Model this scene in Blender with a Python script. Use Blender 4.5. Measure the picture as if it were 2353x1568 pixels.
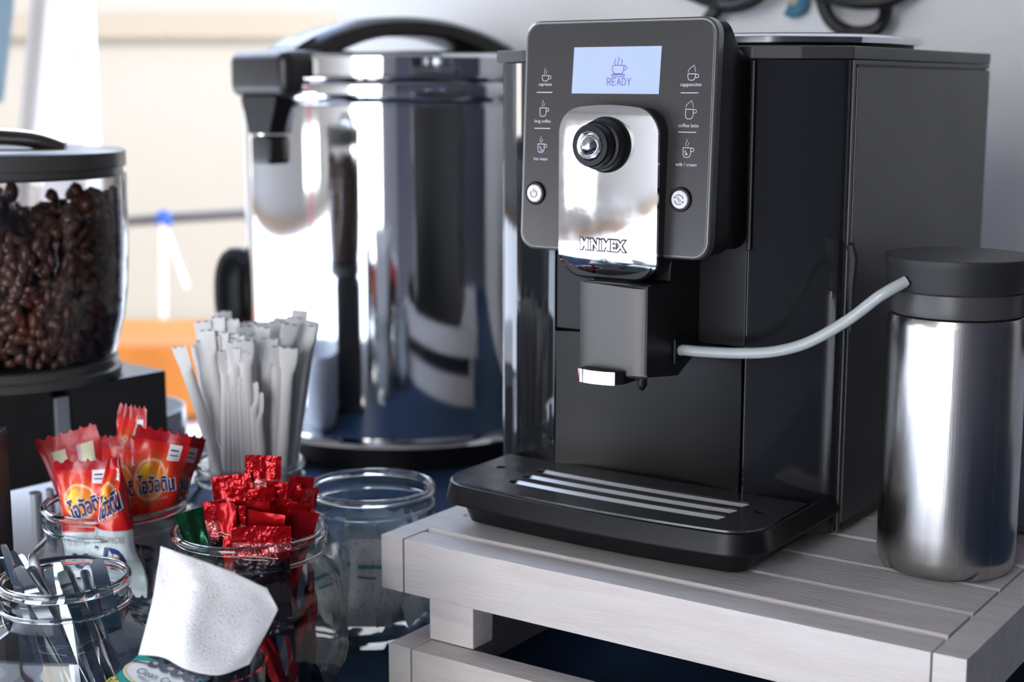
import bpy, bmesh, math, random
from mathutils import Vector as V, Matrix, noise
from math import sin, cos, pi, radians, tan, atan2, sqrt
R = random.Random(7)
S = bpy.context.scene
for o in list(bpy.data.objects): bpy.data.objects.remove(o)
COL = S.collection

# ---------------------------------------------------------------- camera, world, sun, exposure
PITCH, FPX, CAMH = radians(9.6), 3450.0, 0.46
cam = bpy.data.objects.new('camera', bpy.data.cameras.new('camera'))
COL.objects.link(cam)
cam.location = (0, 0, CAMH); cam.rotation_euler = (pi/2 - PITCH, 0, 0)
cam.data.sensor_width = 36; cam.data.lens = FPX/2353*36
cam.data.clip_start = .02; cam.data.clip_end = 200
cam.data.dof.use_dof = True; cam.data.dof.focus_distance = 1.035; cam.data.dof.aperture_fstop = 5.6
S.camera = cam
S.view_settings.view_transform = 'Standard'; S.view_settings.look = 'None'
S.view_settings.exposure = 0.0; S.view_settings.gamma = 1.0; S.view_settings.use_curve_mapping = False
S.cycles.use_denoising = True
S.cycles.max_bounces = 14; S.cycles.transparent_max_bounces = 40; S.cycles.transmission_bounces = 12
S.cycles.sample_clamp_indirect = 4.0; S.cycles.caustics_reflective = False
wd = bpy.data.worlds.new('sky'); S.world = wd; wd.use_nodes = True
nt = wd.node_tree; nt.nodes.clear()
tc = nt.nodes.new('ShaderNodeTexCoord'); sx = nt.nodes.new('ShaderNodeSeparateXYZ')
cr = nt.nodes.new('ShaderNodeValToRGB'); bg = nt.nodes.new('ShaderNodeBackground'); wo = nt.nodes.new('ShaderNodeOutputWorld')
e = cr.color_ramp.elements
e[0].position = 0.0; e[0].color = (1.0, .955, .91, 1); e[1].position = .75; e[1].color = (.42, .60, .95, 1)
el = e.new(.22); el.color = (.93, .95, .97, 1)
nt.links.new(tc.outputs['Generated'], sx.inputs[0]); nt.links.new(sx.outputs[2], cr.inputs[0])
nt.links.new(cr.outputs[0], bg.inputs[0]); nt.links.new(bg.outputs[0], wo.inputs[0]); bg.inputs[1].default_value = 9.6
sun = bpy.data.objects.new('sun', bpy.data.lights.new('sun', 'SUN')); COL.objects.link(sun)
sun.data.energy = 3.5; sun.data.angle = radians(1.0); sun.data.color = (1.0, .90, .76)
sun.rotation_euler = V((.45, .80, -1.15)).to_track_quat('-Z', 'Y').to_euler()

# ---------------------------------------------------------------- helpers
YAW = radians(34.5)
EX = V((cos(YAW), -sin(YAW), 0)); EY = V((sin(YAW), cos(YAW), 0)); EZ = V((0, 0, 1))
O = V((-.1015, 1.117, .12))                       # front left top corner of the slatted crate
def W(x, y, z): return O + EX*x + EY*y + EZ*z      # crate frame -> world
def at(px, py, Y):                                  # a measured point of the photograph at a known depth Y
    d = V((0, cos(PITCH), -sin(PITCH))) + V((1, 0, 0))*((px-1176.5)/FPX) - V((0, sin(PITCH), cos(PITCH)))*((py-784)/FPX)
    return V((0, 0, CAMH)) + d*(Y/d.y)

def rnd(a, b): return R.uniform(a, b)

class MB:
    def __init__(s): s.bm = bmesh.new(); s.uv = None
    def v(s, p): return s.bm.verts.new(p)
    def f(s, vs, mi=0, smooth=True):
        try:
            f = s.bm.faces.new(vs); f.material_index = mi; f.smooth = smooth; return f
        except ValueError: return None
    def box(s, a, b, bev=0.0, seg=2, mi=0):
        a, b = V(a), V(b); t = bmesh.new()
        bmesh.ops.create_cube(t, size=1)
        for q in t.verts: q.co = V(((a[i]+b[i])/2 + q.co[i]*(b[i]-a[i])) for i in range(3))
        if bev > 0: bmesh.ops.bevel(t, geom=list(t.edges), offset=bev, segments=seg, profile=.5, affect='EDGES')
        s.merge(t, mi); return s
    def merge(s, t, mi=0, M=None):
        mp = {}
        for q in t.verts: mp[q] = s.bm.verts.new(M @ q.co if M else q.co)
        for f in t.faces:
            try:
                g = s.bm.faces.new([mp[q] for q in f.verts]); g.material_index = mi; g.smooth = True
            except ValueError: pass
        t.free()
    def loft(s, rings, cap0=True, cap1=True, closed=True, mi=0):
        R_ = [[s.v(p) for p in r] for r in rings]
        n = len(R_[0])
        for a, b in zip(R_, R_[1:]):
            for i in range(n if closed else n-1):
                j = (i+1) % n; s.f([a[i], a[j], b[j], b[i]], mi)
        if cap0: s.f(list(reversed(R_[0])), mi)
        if cap1: s.f(R_[-1], mi)
        return s
    def lathe(s, prof, c=(0, 0, 0), n=48, sides=None, mi=0, cap=False):
        c = V(c); rings = []
        for p in prof:
            r, z = p[0], p[1]; k = p[2] if len(p) > 2 else 0
            ring = []
            for i in range(n):
                a = 2*pi*i/n; rr = r
                if sides and k:
                    w = 2*pi/sides; aa = (a + w/2) % w - w/2
                    rr = r*((1-k) + k*cos(w/2)*1.04/cos(aa))
                ring.append(c + V((rr*cos(a), rr*sin(a), z)))
            rings.append(ring)
        return s.loft(rings, cap, cap, mi=mi)
    def tube(s, pts, r, n=10, caps=True, mi=0):
        pts = [V(p) for p in pts]; rings = []; up = None
        for i, p in enumerate(pts):
            t = (pts[min(i+1, len(pts)-1)] - pts[max(i-1, 0)]).normalized()
            if up is None: up = t.orthogonal().normalized()
            up = (up - t*up.dot(t)).normalized(); sd = t.cross(up)
            rr = r[i] if isinstance(r, (list, tuple)) else r
            if isinstance(rr, tuple): ra, rb = rr
            else: ra = rb = rr
            rings.append([p + up*ra*cos(2*pi*k/n) + sd*rb*sin(2*pi*k/n) for k in range(n)])
        return s.loft(rings, caps, caps, mi=mi)
    def prism(s, poly, lo, hi, fn, bev=0.0, seg=2, mi=0):   # poly 2D, fn(a,b,h) -> point
        t = bmesh.new()
        A = [t.verts.new(fn(a, b, lo)) for a, b in poly]; B = [t.verts.new(fn(a, b, hi)) for a, b in poly]
        n = len(poly)
        for i in range(n): t.faces.new([A[i], A[(i+1) % n], B[(i+1) % n], B[i]])
        t.faces.new(list(reversed(A))); t.faces.new(B)
        bmesh.ops.recalc_face_normals(t, faces=list(t.faces))
        if bev: bmesh.ops.bevel(t, geom=list(t.edges), offset=bev, segments=seg, profile=.5, affect='EDGES')
        s.merge(t, mi); return s
    def stroke(s, lines, w, fn, mi=0):                # flat ribbons, fn(a,b) -> point
        for ln in lines:
            for (x0, y0), (x1, y1) in zip(ln, ln[1:]):
                d = V((x1-x0, y1-y0)); L = d.length
                if L < 1e-7: continue
                d /= L; q = V((-d.y, d.x))*w/2; e_ = d*w*.4
                P = [(x0-e_.x-q.x, y0-e_.y-q.y), (x1+e_.x-q.x, y1+e_.y-q.y), (x1+e_.x+q.x, y1+e_.y+q.y), (x0-e_.x+q.x, y0-e_.y+q.y)]
                s.f([s.v(fn(*p)) for p in P], mi, False)
        return s
    def build(s, name, mat, parent=None, org=None, auto=38, recalc=True, props=None, rotz=0.0):
        if recalc: bmesh.ops.recalc_face_normals(s.bm, faces=list(s.bm.faces))
        me = bpy.data.meshes.new(name); s.bm.to_mesh(me); s.bm.free()
        for m in (mat if isinstance(mat, (list, tuple)) else [mat]): me.materials.append(m)
        o = bpy.data.objects.new(name, me); COL.objects.link(o)
        if org is not None:                            # origin given in the frame of the vertices
            me.transform(Matrix.Translation(-V(org)))
            if parent is None: o.location = org
        if rotz and parent is None: o.rotation_euler.z = rotz
        if parent: o.parent = parent
        if auto:
            me.set_sharp_from_angle(angle=radians(auto))
            w_ = o.modifiers.new('normals', 'WEIGHTED_NORMAL'); w_.keep_sharp = True; w_.weight = 80
        for k, v_ in (props or {}).items(): o[k] = v_
        return o

def tag(o, label, cat, group=None, kind=None):
    o['label'] = label; o['category'] = cat
    if group: o['group'] = group
    if kind: o['kind'] = kind
    return o
def thing(name, loc, label, cat, group=None, rotz=0.0):
    o = bpy.data.objects.new(name, None); COL.objects.link(o); o.empty_display_size = .02
    o.location = loc; o.rotation_euler.z = rotz
    return tag(o, label, cat, group)
def struct(o): o['kind'] = 'structure'; return o

def text_tris(txt, bold=0.0, shear=0.0, spacing=1.0):
    """text as 2D triangles with width 1 .. returns (points, faces, w, h)"""
    cu = bpy.data.curves.new('t', 'FONT'); cu.body = txt; cu.size = 1; cu.align_x = 'CENTER'; cu.align_y = 'CENTER'
    cu.offset = bold; cu.shear = shear; cu.space_character = spacing; cu.resolution_u = 3
    ob = bpy.data.objects.new('t', cu); COL.objects.link(ob)
    dg = bpy.context.evaluated_depsgraph_get(); dg.update()
    me = bpy.data.meshes.new_from_object(ob.evaluated_get(dg))
    P = [v_.co.copy() for v_ in me.vertices]; F = [tuple(p.vertices) for p in me.polygons]
    bpy.data.objects.remove(ob); bpy.data.curves.remove(cu); bpy.data.meshes.remove(me)
    if not P: return [], [], 1, 1
    x0 = min(p.x for p in P); x1 = max(p.x for p in P); y0 = min(p.y for p in P); y1 = max(p.y for p in P)
    P = [V((p.x-(x0+x1)/2, p.y-(y0+y1)/2)) for p in P]
    return P, F, x1-x0, y1-y0
_tc = {}
def put_text(mb, txt, cx, cy, width, fn, rot=0.0, mi=0, bold=0.0, shear=0.0, hscale=1.0, maxseg=None, spacing=1.0):
    key = (txt, bold, shear, spacing)
    if key not in _tc: _tc[key] = text_tris(txt, bold, shear, spacing)
    P, F, w, h = _tc[key]; k = width/w
    c, s_ = cos(rot), sin(rot)
    vs = []
    for p in P:
        a, b = p.x*k, p.y*k*hscale
        vs.append(mb.v(fn(cx + a*c - b*s_, cy + a*s_ + b*c)))
    for f in F: mb.f([vs[i] for i in f], mi, False)

# ---------------------------------------------------------------- materials
def mat(name, col, rough=.5, metal=0.0, spec=.5, coat=0.0, noise_amt=0.0, nscale=20, bump=0.0, bscale=200, alpha=1, trans=0.0, ior=1.45, emis=None, es=1.0, stretch=(1, 1, 1), sss=0.0, rnoise=0.0, aniso=0.0):
    m = bpy.data.materials.new(name); m.use_nodes = True; t = m.node_tree; b = t.nodes['Principled BSDF']
    b.inputs['Base Color'].default_value = (*col, 1); b.inputs['Roughness'].default_value = rough
    b.inputs['Metallic'].default_value = metal; b.inputs['Specular IOR Level'].default_value = spec
    b.inputs['Coat Weight'].default_value = coat; b.inputs['Coat Roughness'].default_value = .04
    b.inputs['Transmission Weight'].default_value = trans; b.inputs['IOR'].default_value = ior
    b.inputs['Anisotropic'].default_value = aniso
    if emis: b.inputs['Emission Color'].default_value = (*emis, 1); b.inputs['Emission Strength'].default_value = es
    if noise_amt or bump or rnoise:
        c = t.nodes.new('ShaderNodeTexCoord'); mp = t.nodes.new('ShaderNodeMapping'); mp.inputs['Scale'].default_value = stretch
        t.links.new(c.outputs['Object'], mp.inputs[0])
    if noise_amt or rnoise:
        n = t.nodes.new('ShaderNodeTexNoise'); n.inputs['Scale'].default_value = nscale; n.inputs['Detail'].default_value = 5
        t.links.new(mp.outputs[0], n.inputs[0])
        if noise_amt:
            mx = t.nodes.new('ShaderNodeMix'); mx.data_type = 'RGBA'
            mx.inputs[6].default_value = (*[x*(1-noise_amt) for x in col], 1); mx.inputs[7].default_value = (*[min(1, x*(1+noise_amt)) for x in col], 1)
            t.links.new(n.outputs[0], mx.inputs[0]); t.links.new(mx.outputs[2], b.inputs['Base Color'])
        if rnoise:
            mr = t.nodes.new('ShaderNodeMapRange'); mr.inputs[1].default_value = .3; mr.inputs[2].default_value = .7
            mr.inputs[3].default_value = max(0, rough-rnoise); mr.inputs[4].default_value = rough+rnoise
            t.links.new(n.outputs[0], mr.inputs[0]); t.links.new(mr.outputs[0], b.inputs['Roughness'])
    if bump:
        n2 = t.nodes.new('ShaderNodeTexNoise'); n2.inputs['Scale'].default_value = bscale; n2.inputs['Detail'].default_value = 3
        bp = t.nodes.new('ShaderNodeBump'); bp.inputs['Strength'].default_value = bump; bp.inputs['Distance'].default_value = .001
        t.links.new(mp.outputs[0], n2.inputs[0]); t.links.new(n2.outputs[0], bp.inputs['Height']); t.links.new(bp.outputs[0], b.inputs['Normal'])
    return m

def whitewash():
    m = bpy.data.materials.new('whitewashed_pine'); m.use_nodes = True; t = m.node_tree; b = t.nodes['Principled BSDF']
    L = t.links.new
    c = t.nodes.new('ShaderNodeTexCoord'); oi = t.nodes.new('ShaderNodeObjectInfo')
    ad = t.nodes.new('ShaderNodeVectorMath'); ad.operation = 'ADD'
    sc = t.nodes.new('ShaderNodeVectorMath'); sc.operation = 'SCALE'; sc.inputs[3].default_value = 3.7
    cb = t.nodes.new('ShaderNodeCombineXYZ')
    for i in range(3): L(oi.outputs['Random'], cb.inputs[i])
    L(cb.outputs[0], sc.inputs[0]); L(c.outputs['Object'], ad.inputs[0]); L(sc.outputs[0], ad.inputs[1])
    mp = t.nodes.new('ShaderNodeMapping'); mp.inputs['Scale'].default_value = (3, 26, 26); L(ad.outputs[0], mp.inputs[0])
    n = t.nodes.new('ShaderNodeTexNoise'); n.inputs['Scale'].default_value = 2.0; n.inputs['Detail'].default_value = 6; n.inputs['Distortion'].default_value = 1.2; L(mp.outputs[0], n.inputs[0])
    r = t.nodes.new('ShaderNodeValToRGB'); r.color_ramp.elements[0].position = .3; r.color_ramp.elements[1].position = .62
    r.color_ramp.elements[0].color = (.78, .705, .68, 1); r.color_ramp.elements[1].color = (.85, .805, .79, 1); L(n.outputs[0], r.inputs[0])
    n3 = t.nodes.new('ShaderNodeTexNoise'); n3.inputs['Scale'].default_value = 14; n3.inputs['Detail'].default_value = 3; L(ad.outputs[0], n3.inputs[0])
    r3 = t.nodes.new('ShaderNodeValToRGB'); r3.color_ramp.elements[0].position = .66; r3.color_ramp.elements[1].position = .80
    r3.color_ramp.elements[0].color = (0, 0, 0, 1); r3.color_ramp.elements[1].color = (.5, .5, .5, 1); L(n3.outputs[0], r3.inputs[0])
    mx = t.nodes.new('ShaderNodeMix'); mx.data_type = 'RGBA'; mx.inputs[7].default_value = (.55, .33, .22, 1)
    L(r3.outputs[0], mx.inputs[0]); L(r.outputs[0], mx.inputs[6]); L(mx.outputs[2], b.inputs['Base Color'])
    b.inputs['Roughness'].default_value = .55
    mp2 = t.nodes.new('ShaderNodeMapping'); mp2.inputs['Scale'].default_value = (60, 520, 520); L(ad.outputs[0], mp2.inputs[0])
    n2 = t.nodes.new('ShaderNodeTexNoise'); n2.inputs['Scale'].default_value = 1; n2.inputs['Detail'].default_value = 4; L(mp2.outputs[0], n2.inputs[0])
    n4 = t.nodes.new('ShaderNodeTexNoise'); n4.inputs['Scale'].default_value = 45; n4.inputs['Detail'].default_value = 4; L(ad.outputs[0], n4.inputs[0])
    a2 = t.nodes.new('ShaderNodeMath'); a2.operation = 'ADD'; L(n2.outputs[0], a2.inputs[0]); L(n4.outputs[0], a2.inputs[1])
    bp = t.nodes.new('ShaderNodeBump'); bp.inputs['Strength'].default_value = .42; bp.inputs['Distance'].default_value = .0014
    L(a2.outputs[0], bp.inputs['Height']); L(bp.outputs[0], b.inputs['Normal'])
    return m

def thin_glass(name, tint=(.975, .985, .985), rough=.02, boost=1.0, edge=(.16, .20, .21)):
    m = bpy.data.materials.new(name); m.use_nodes = True; t = m.node_tree; t.nodes.clear(); L = t.links.new
    out = t.nodes.new('ShaderNodeOutputMaterial'); mx = t.nodes.new('ShaderNodeMixShader'); tr = t.nodes.new('ShaderNodeBsdfTransparent')
    gl = t.nodes.new('ShaderNodeBsdfGlossy')
    lw = t.nodes.new('ShaderNodeLayerWeight'); lw.inputs[0].default_value = .5
    cm = t.nodes.new('ShaderNodeMix'); cm.data_type = 'RGBA'; cm.inputs[6].default_value = (*tint, 1); cm.inputs[7].default_value = (*edge, 1)
    pw = t.nodes.new('ShaderNodeMath'); pw.operation = 'POWER'; pw.inputs[1].default_value = 2.6
    L(lw.outputs['Facing'], pw.inputs[0]); L(pw.outputs[0], cm.inputs[0]); L(cm.outputs[2], tr.inputs[0])
    mu = t.nodes.new('ShaderNodeMath'); mu.operation = 'MULTIPLY'; mu.inputs[1].default_value = boost; mu.use_clamp = True
    gl.inputs['Roughness'].default_value = rough
    c = t.nodes.new('ShaderNodeTexCoord'); n = t.nodes.new('ShaderNodeTexNoise'); n.inputs['Scale'].default_value = 22; n.inputs['Detail'].default_value = 2
    bp = t.nodes.new('ShaderNodeBump'); bp.inputs['Strength'].default_value = .35; bp.inputs['Distance'].default_value = .004
    L(c.outputs['Object'], n.inputs[0]); L(n.outputs[0], bp.inputs['Height']); L(bp.outputs[0], gl.inputs['Normal'])
    f5 = n_math(t, 'ADD', n_math(t, 'MULTIPLY', n_math(t, 'POWER', lw.outputs['Facing'], 4.0), .9), .04); L(f5, mu.inputs[0]); L(mu.outputs[0], mx.inputs[0]); L(tr.outputs[0], mx.inputs[1]); L(gl.outputs[0], mx.inputs[2]); L(mx.outputs[0], out.inputs[0])
    return m

def uv_mat(name, fn, rough=.25, metal=0.0, crinkle=.25, cscale=120, spec=.5):
    """fn(t, u, v) returns a colour socket; u,v sockets come from the UV map"""
    m = bpy.data.materials.new(name); m.use_nodes = True; t = m.node_tree; b = t.nodes['Principled BSDF']
    uv = t.nodes.new('ShaderNodeUVMap'); sp = t.nodes.new('ShaderNodeSeparateXYZ'); t.links.new(uv.outputs[0], sp.inputs[0])
    t.links.new(fn(t, sp.outputs[0], sp.outputs[1]), b.inputs['Base Color'])
    b.inputs['Roughness'].default_value = rough; b.inputs['Metallic'].default_value = metal; b.inputs['Specular IOR Level'].default_value = spec
    c = t.nodes.new('ShaderNodeTexCoord'); n = t.nodes.new('ShaderNodeTexNoise'); n.inputs['Scale'].default_value = cscale; n.inputs['Detail'].default_value = 2
    bp = t.nodes.new('ShaderNodeBump'); bp.inputs['Strength'].default_value = crinkle; bp.inputs['Distance'].default_value = .003
    t.links.new(c.outputs['Object'], n.inputs[0]); t.links.new(n.outputs[0], bp.inputs['Height']); t.links.new(bp.outputs[0], b.inputs['Normal'])
    return m
def n_math(t, op, a, b=None, clamp=False):
    n = t.nodes.new('ShaderNodeMath'); n.operation = op; n.use_clamp = clamp
    for i, x in enumerate((a, b)):
        if x is None: continue
        if isinstance(x, (int, float)): n.inputs[i].default_value = x
        else: t.links.new(x, n.inputs[i])
    return n.outputs[0]
def n_mix(t, f, a, b):
    n = t.nodes.new('ShaderNodeMix'); n.data_type = 'RGBA'
    if isinstance(f, (int, float)): n.inputs[0].default_value = f
    else: t.links.new(f, n.inputs[0])
    for i, x in ((6, a), (7, b)):
        if isinstance(x, tuple): n.inputs[i].default_value = (*x, 1)
        else: t.links.new(x, n.inputs[i])
    return n.outputs[2]
def step(t, x, e0, w=.004):   # 0 below e0, 1 above
    return n_math(t, 'MULTIPLY', n_math(t, 'SUBTRACT', x, e0-w/2), 1/w, True)

RED = (.60, .008, .012); DRED = (.30, .004, .010)
def f_front(t, u, v):
    du = n_math(t, 'SUBTRACT', u, .42); dv = n_math(t, 'MULTIPLY', n_math(t, 'SUBTRACT', v, .70), 2.4)
    r = n_math(t, 'SQRT', n_math(t, 'ADD', n_math(t, 'MULTIPLY', du, du), n_math(t, 'MULTIPLY', dv, dv)))
    ramp = t.nodes.new('ShaderNodeValToRGB'); E_ = ramp.color_ramp.elements
    E_[0].position = 0; E_[0].color = (.98, .50, .04, 1); E_[1].position = .62; E_[1].color = (*RED, 1)
    for p, c in ((.26, (.92, .20, .02, 1)), (.30, (.95, .62, .35, 1)), (.33, (.80, .10, .02, 1)), (.45, (.80, .03, .015, 1))):
        q = E_.new(p); q.color = c
    t.links.new(r, ramp.inputs[0])
    # yellow wedge upper left of the sun
    yw = n_math(t, 'MULTIPLY', step(t, v, .70, .06), n_math(t, 'SUBTRACT', 1.0, step(t, u, .36, .10)))
    yw = n_math(t, 'MULTIPLY', yw, n_math(t, 'SUBTRACT', 1.0, step(t, r, .25, .03)))
    c = n_mix(t, yw, ramp.outputs[0], (1.0, .68, .02))
    c = n_mix(t, n_math(t, 'SUBTRACT', 1.0, step(t, v, .47, .01)), c, (.62, .70, .72))
    return n_mix(t, step(t, v, .93, .006), c, (.40, .006, .014))
def f_back(t, u, v):
    c = n_mix(t, n_math(t, 'MULTIPLY', step(t, u, .18), n_math(t, 'SUBTRACT', 1.0, step(t, u, .42))), (.52, .02, .03), (.66, .64, .44))
    c = n_mix(t, n_math(t, 'MULTIPLY', step(t, u, .66), n_math(t, 'SUBTRACT', 1.0, step(t, u, .88))), c, (.66, .64, .44))
    c = n_mix(t, n_math(t, 'MULTIPLY', step(t, u, .60), n_math(t, 'SUBTRACT', 1.0, step(t, u, .66))), c, (.60, .40, .48))
    # faint print lines in the cream columns
    wv = n_math(t, 'GREATER_THAN', n_math(t, 'FRACT', n_math(t, 'MULTIPLY', u, 19.0)), .78)
    c = n_mix(t, n_math(t, 'MULTIPLY', wv, .35), c, (.20, .18, .16))
    return n_mix(t, step(t, v, .90, .006), c, (.50, .008, .016))
def f_stick(t, u, v):
    c = n_mix(t, step(t, v, .76, .10), (.02, .008, .010), (.52, .006, .012))
    b = n_math(t, 'MULTIPLY', step(t, v, .79, .01), n_math(t, 'SUBTRACT', 1.0, step(t, v, .85, .01)))  # pinkish glare below the seal, painted into the foil colour
    return n_mix(t, n_math(t, 'MULTIPLY', b, .45), c, (.85, .35, .35))
def f_white(t, u, v):
    n = t.nodes.new('ShaderNodeTexVoronoi'); n.inputs['Scale'].default_value = 9
    k = n_math(t, 'LESS_THAN', n.outputs['Distance'], .28)
    c = n_mix(t, n_math(t, 'MULTIPLY', k, .55), (.96, .96, .96), (.35, .58, .66))
    return n_mix(t, step(t, v, .88, .01), c, (.45, .60, .68))

M = {}
M['wood'] = whitewash()
M['black'] = mat('matt_black_plastic', (.006, .006, .007), .40, spec=.35, noise_amt=.2, nscale=30, bump=.05, bscale=900)
M['black_side'] = mat('satin_black_sheet', (.055, .054, .058), .42, spec=.6, rnoise=.05, nscale=6)
M['gloss'] = mat('piano_black', (.016, .017, .020), .045, spec=.7)
M['dark_metal'] = mat('dark_panel_face', (.075, .073, .074), .24, metal=.55, spec=.7, rnoise=.03, nscale=5)
M['rim'] = mat('panel_rim', (.22, .22, .22), .28, metal=.8)
M['grey_spout'] = mat('grey_metallic_paint', (.10, .096, .092), .42, metal=.75, bump=.15, bscale=1800)
M['chrome'] = mat('chrome', (.86, .87, .88), .035, metal=1)
M['chrome_worn'] = mat('worn_chrome', (.84, .85, .87), .06, metal=1, rnoise=.03, nscale=60, bump=.012, bscale=22)
M['steel'] = mat('brushed_steel', (.50, .485, .47), .24, metal=1, rnoise=.05, nscale=3, stretch=(40, 40, .6), bump=.05, bscale=40)
M['steel_urn'] = mat('polished_steel', (.80, .80, .81), .055, metal=1, bump=.06, bscale=7)
M['stir'] = mat('stainless_stirrer', (.55, .57, .60), .16, metal=1)
M['rubber'] = mat('black_rubber', (.022, .022, .024), .5)
M['screen'] = mat('lit_display', (.2, .25, .4), .3, emis=(.50, .60, .86), es=.62)
M['ink'] = mat('display_ink', (.08, .07, .25), .6, emis=(.16, .14, .42), es=.7)
M['print'] = mat('grey_print', (.75, .70, .80), .5)
M['btn'] = mat('white_button', (.82, .80, .84), .3, coat=.3)
M['btn_ink'] = mat('button_symbol', (.10, .08, .10), .5)
M['tubing'] = mat('milky_silicone', (.62, .66, .66), .25, coat=.4, trans=.25)
M['wall'] = mat('white_wall_paint', (.88, .89, .905), .42, noise_amt=.03, nscale=4, bump=.55, bscale=90)
M['cloth'] = mat('blue_table_cloth', (.010, .042, .105), .75, noise_amt=.3, nscale=90, bump=.3, bscale=600)
M['glass'] = thin_glass('jar_glass', boost=1.0)
M['glass_h'] = thin_glass('hopper_plastic', tint=(.93, .92, .92), boost=1.0)
M['glass_in'] = thin_glass('jar_glass_inner', tint=(.99, .995, .995), boost=.6, edge=(.80, .84, .85))
M['rimglass'] = mat('thick_glass', (.93, .97, .97), .02, trans=1.0, ior=1.48)
M['front'] = uv_mat('malt_drink_sachet_front', f_front, .26, crinkle=.35, cscale=70)
M['back'] = uv_mat('malt_drink_sachet_back', f_back, .34, crinkle=.3, cscale=70)
M['stick'] = uv_mat('coffee_stick_foil', f_stick, .24, metal=.50, crinkle=1.0, cscale=150)
M['stick2'] = mat('red_foil', (.56, .008, .014), .22, metal=.5, bump=.5, bscale=130)
M['green'] = mat('green_foil', (.004, .075, .030), .2, metal=.6, bump=.5, bscale=110)
M['sugar'] = uv_mat('sugar_sachet_paper', f_white, .4, crinkle=.3, cscale=60)
M['navy'] = mat('navy_print', (.015, .03, .16), .4)
M['white'] = mat('white_print', (.85, .85, .86), .4)
M['greyp'] = mat('pale_print', (.75, .45, .40), .5)
M['teal'] = mat('teal_film', (.0, .36, .30), .16, coat=.5)
M['tealp'] = mat('teal_print', (.10, .42, .46), .5)
M['yellow'] = mat('yellow_print', (.80, .55, .02), .3)
M['paper'] = mat('straw_paper', (.72, .71, .70), .6, bump=.25, bscale=250)
M['bean'] = mat('roasted_bean', (.115, .050, .034), .36, noise_amt=.5, nscale=60, coat=.25)
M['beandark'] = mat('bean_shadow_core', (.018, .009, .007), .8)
M['grinder'] = mat('grinder_black', (.020, .019, .019), .33, noise_amt=.2)
M['alu'] = mat('grey_alloy', (.42, .43, .47), .35, metal=.6)
M['lidgrey'] = mat('grey_lid_plastic', (.06, .058, .056), .32)
M['cable'] = mat('black_cable', (.012, .012, .013), .4)
M['hook'] = mat('blue_hook', (.07, .24, .38), .4)
M['plug'] = mat('brass_screw', (.35, .30, .25), .4, metal=.7)
M['concrete'] = mat('pale_concrete', (.62, .58, .53), .8, noise_amt=.12, nscale=2)
M['sand'] = mat('sunlit_paving', (.78, .74, .68), .8, noise_amt=.08, nscale=3)
M['cream'] = mat('cream_canvas', (.33, .285, .225), .8, noise_amt=.04, nscale=1.5)
M['creamseam'] = mat('canvas_seam', (.30, .24, .17), .8)
M['orange'] = mat('orange_vinyl', (.50, .15, .012), .5)
M['postw'] = mat('white_post_paint', (.86, .87, .88), .5)
M['postg'] = mat('grey_post_paint', (.45, .42, .40), .6)
M['bluetarp'] = mat('blue_grey_tarp', (.16, .24, .30), .5)
M['pipe'] = mat('grey_pipe', (.10, .08, .07), .5)
M['ribbon'] = mat('blue_ribbon', (.02, .08, .32), .6)
M['pink'] = mat('pink_strap', (.75, .03, .16), .5)
M['lavender'] = mat('pale_grey_plastic', (.40, .41, .48), .35)
M['purple'] = mat('dark_purple_plastic', (.018, .012, .035), .4)
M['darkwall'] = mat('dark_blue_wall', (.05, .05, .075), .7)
M['shade_roof'] = mat('shade_roof_grey', (.24, .23, .22), .8)
M['wallin'] = mat('unseen_wall_grey', (.27, .26, .25), .6)
M['wallf'] = mat('added_wall_dark', (.22, .22, .26), .6)
M['brown'] = mat('brown_beam', (.20, .13, .08), .6)
M['ceramic'] = mat('white_glazed', (.78, .80, .82), .12, coat=.6)
M['wrap'] = thin_glass('clear_plastic_film', tint=(.95, .96, .96), boost=1.5)

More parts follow.
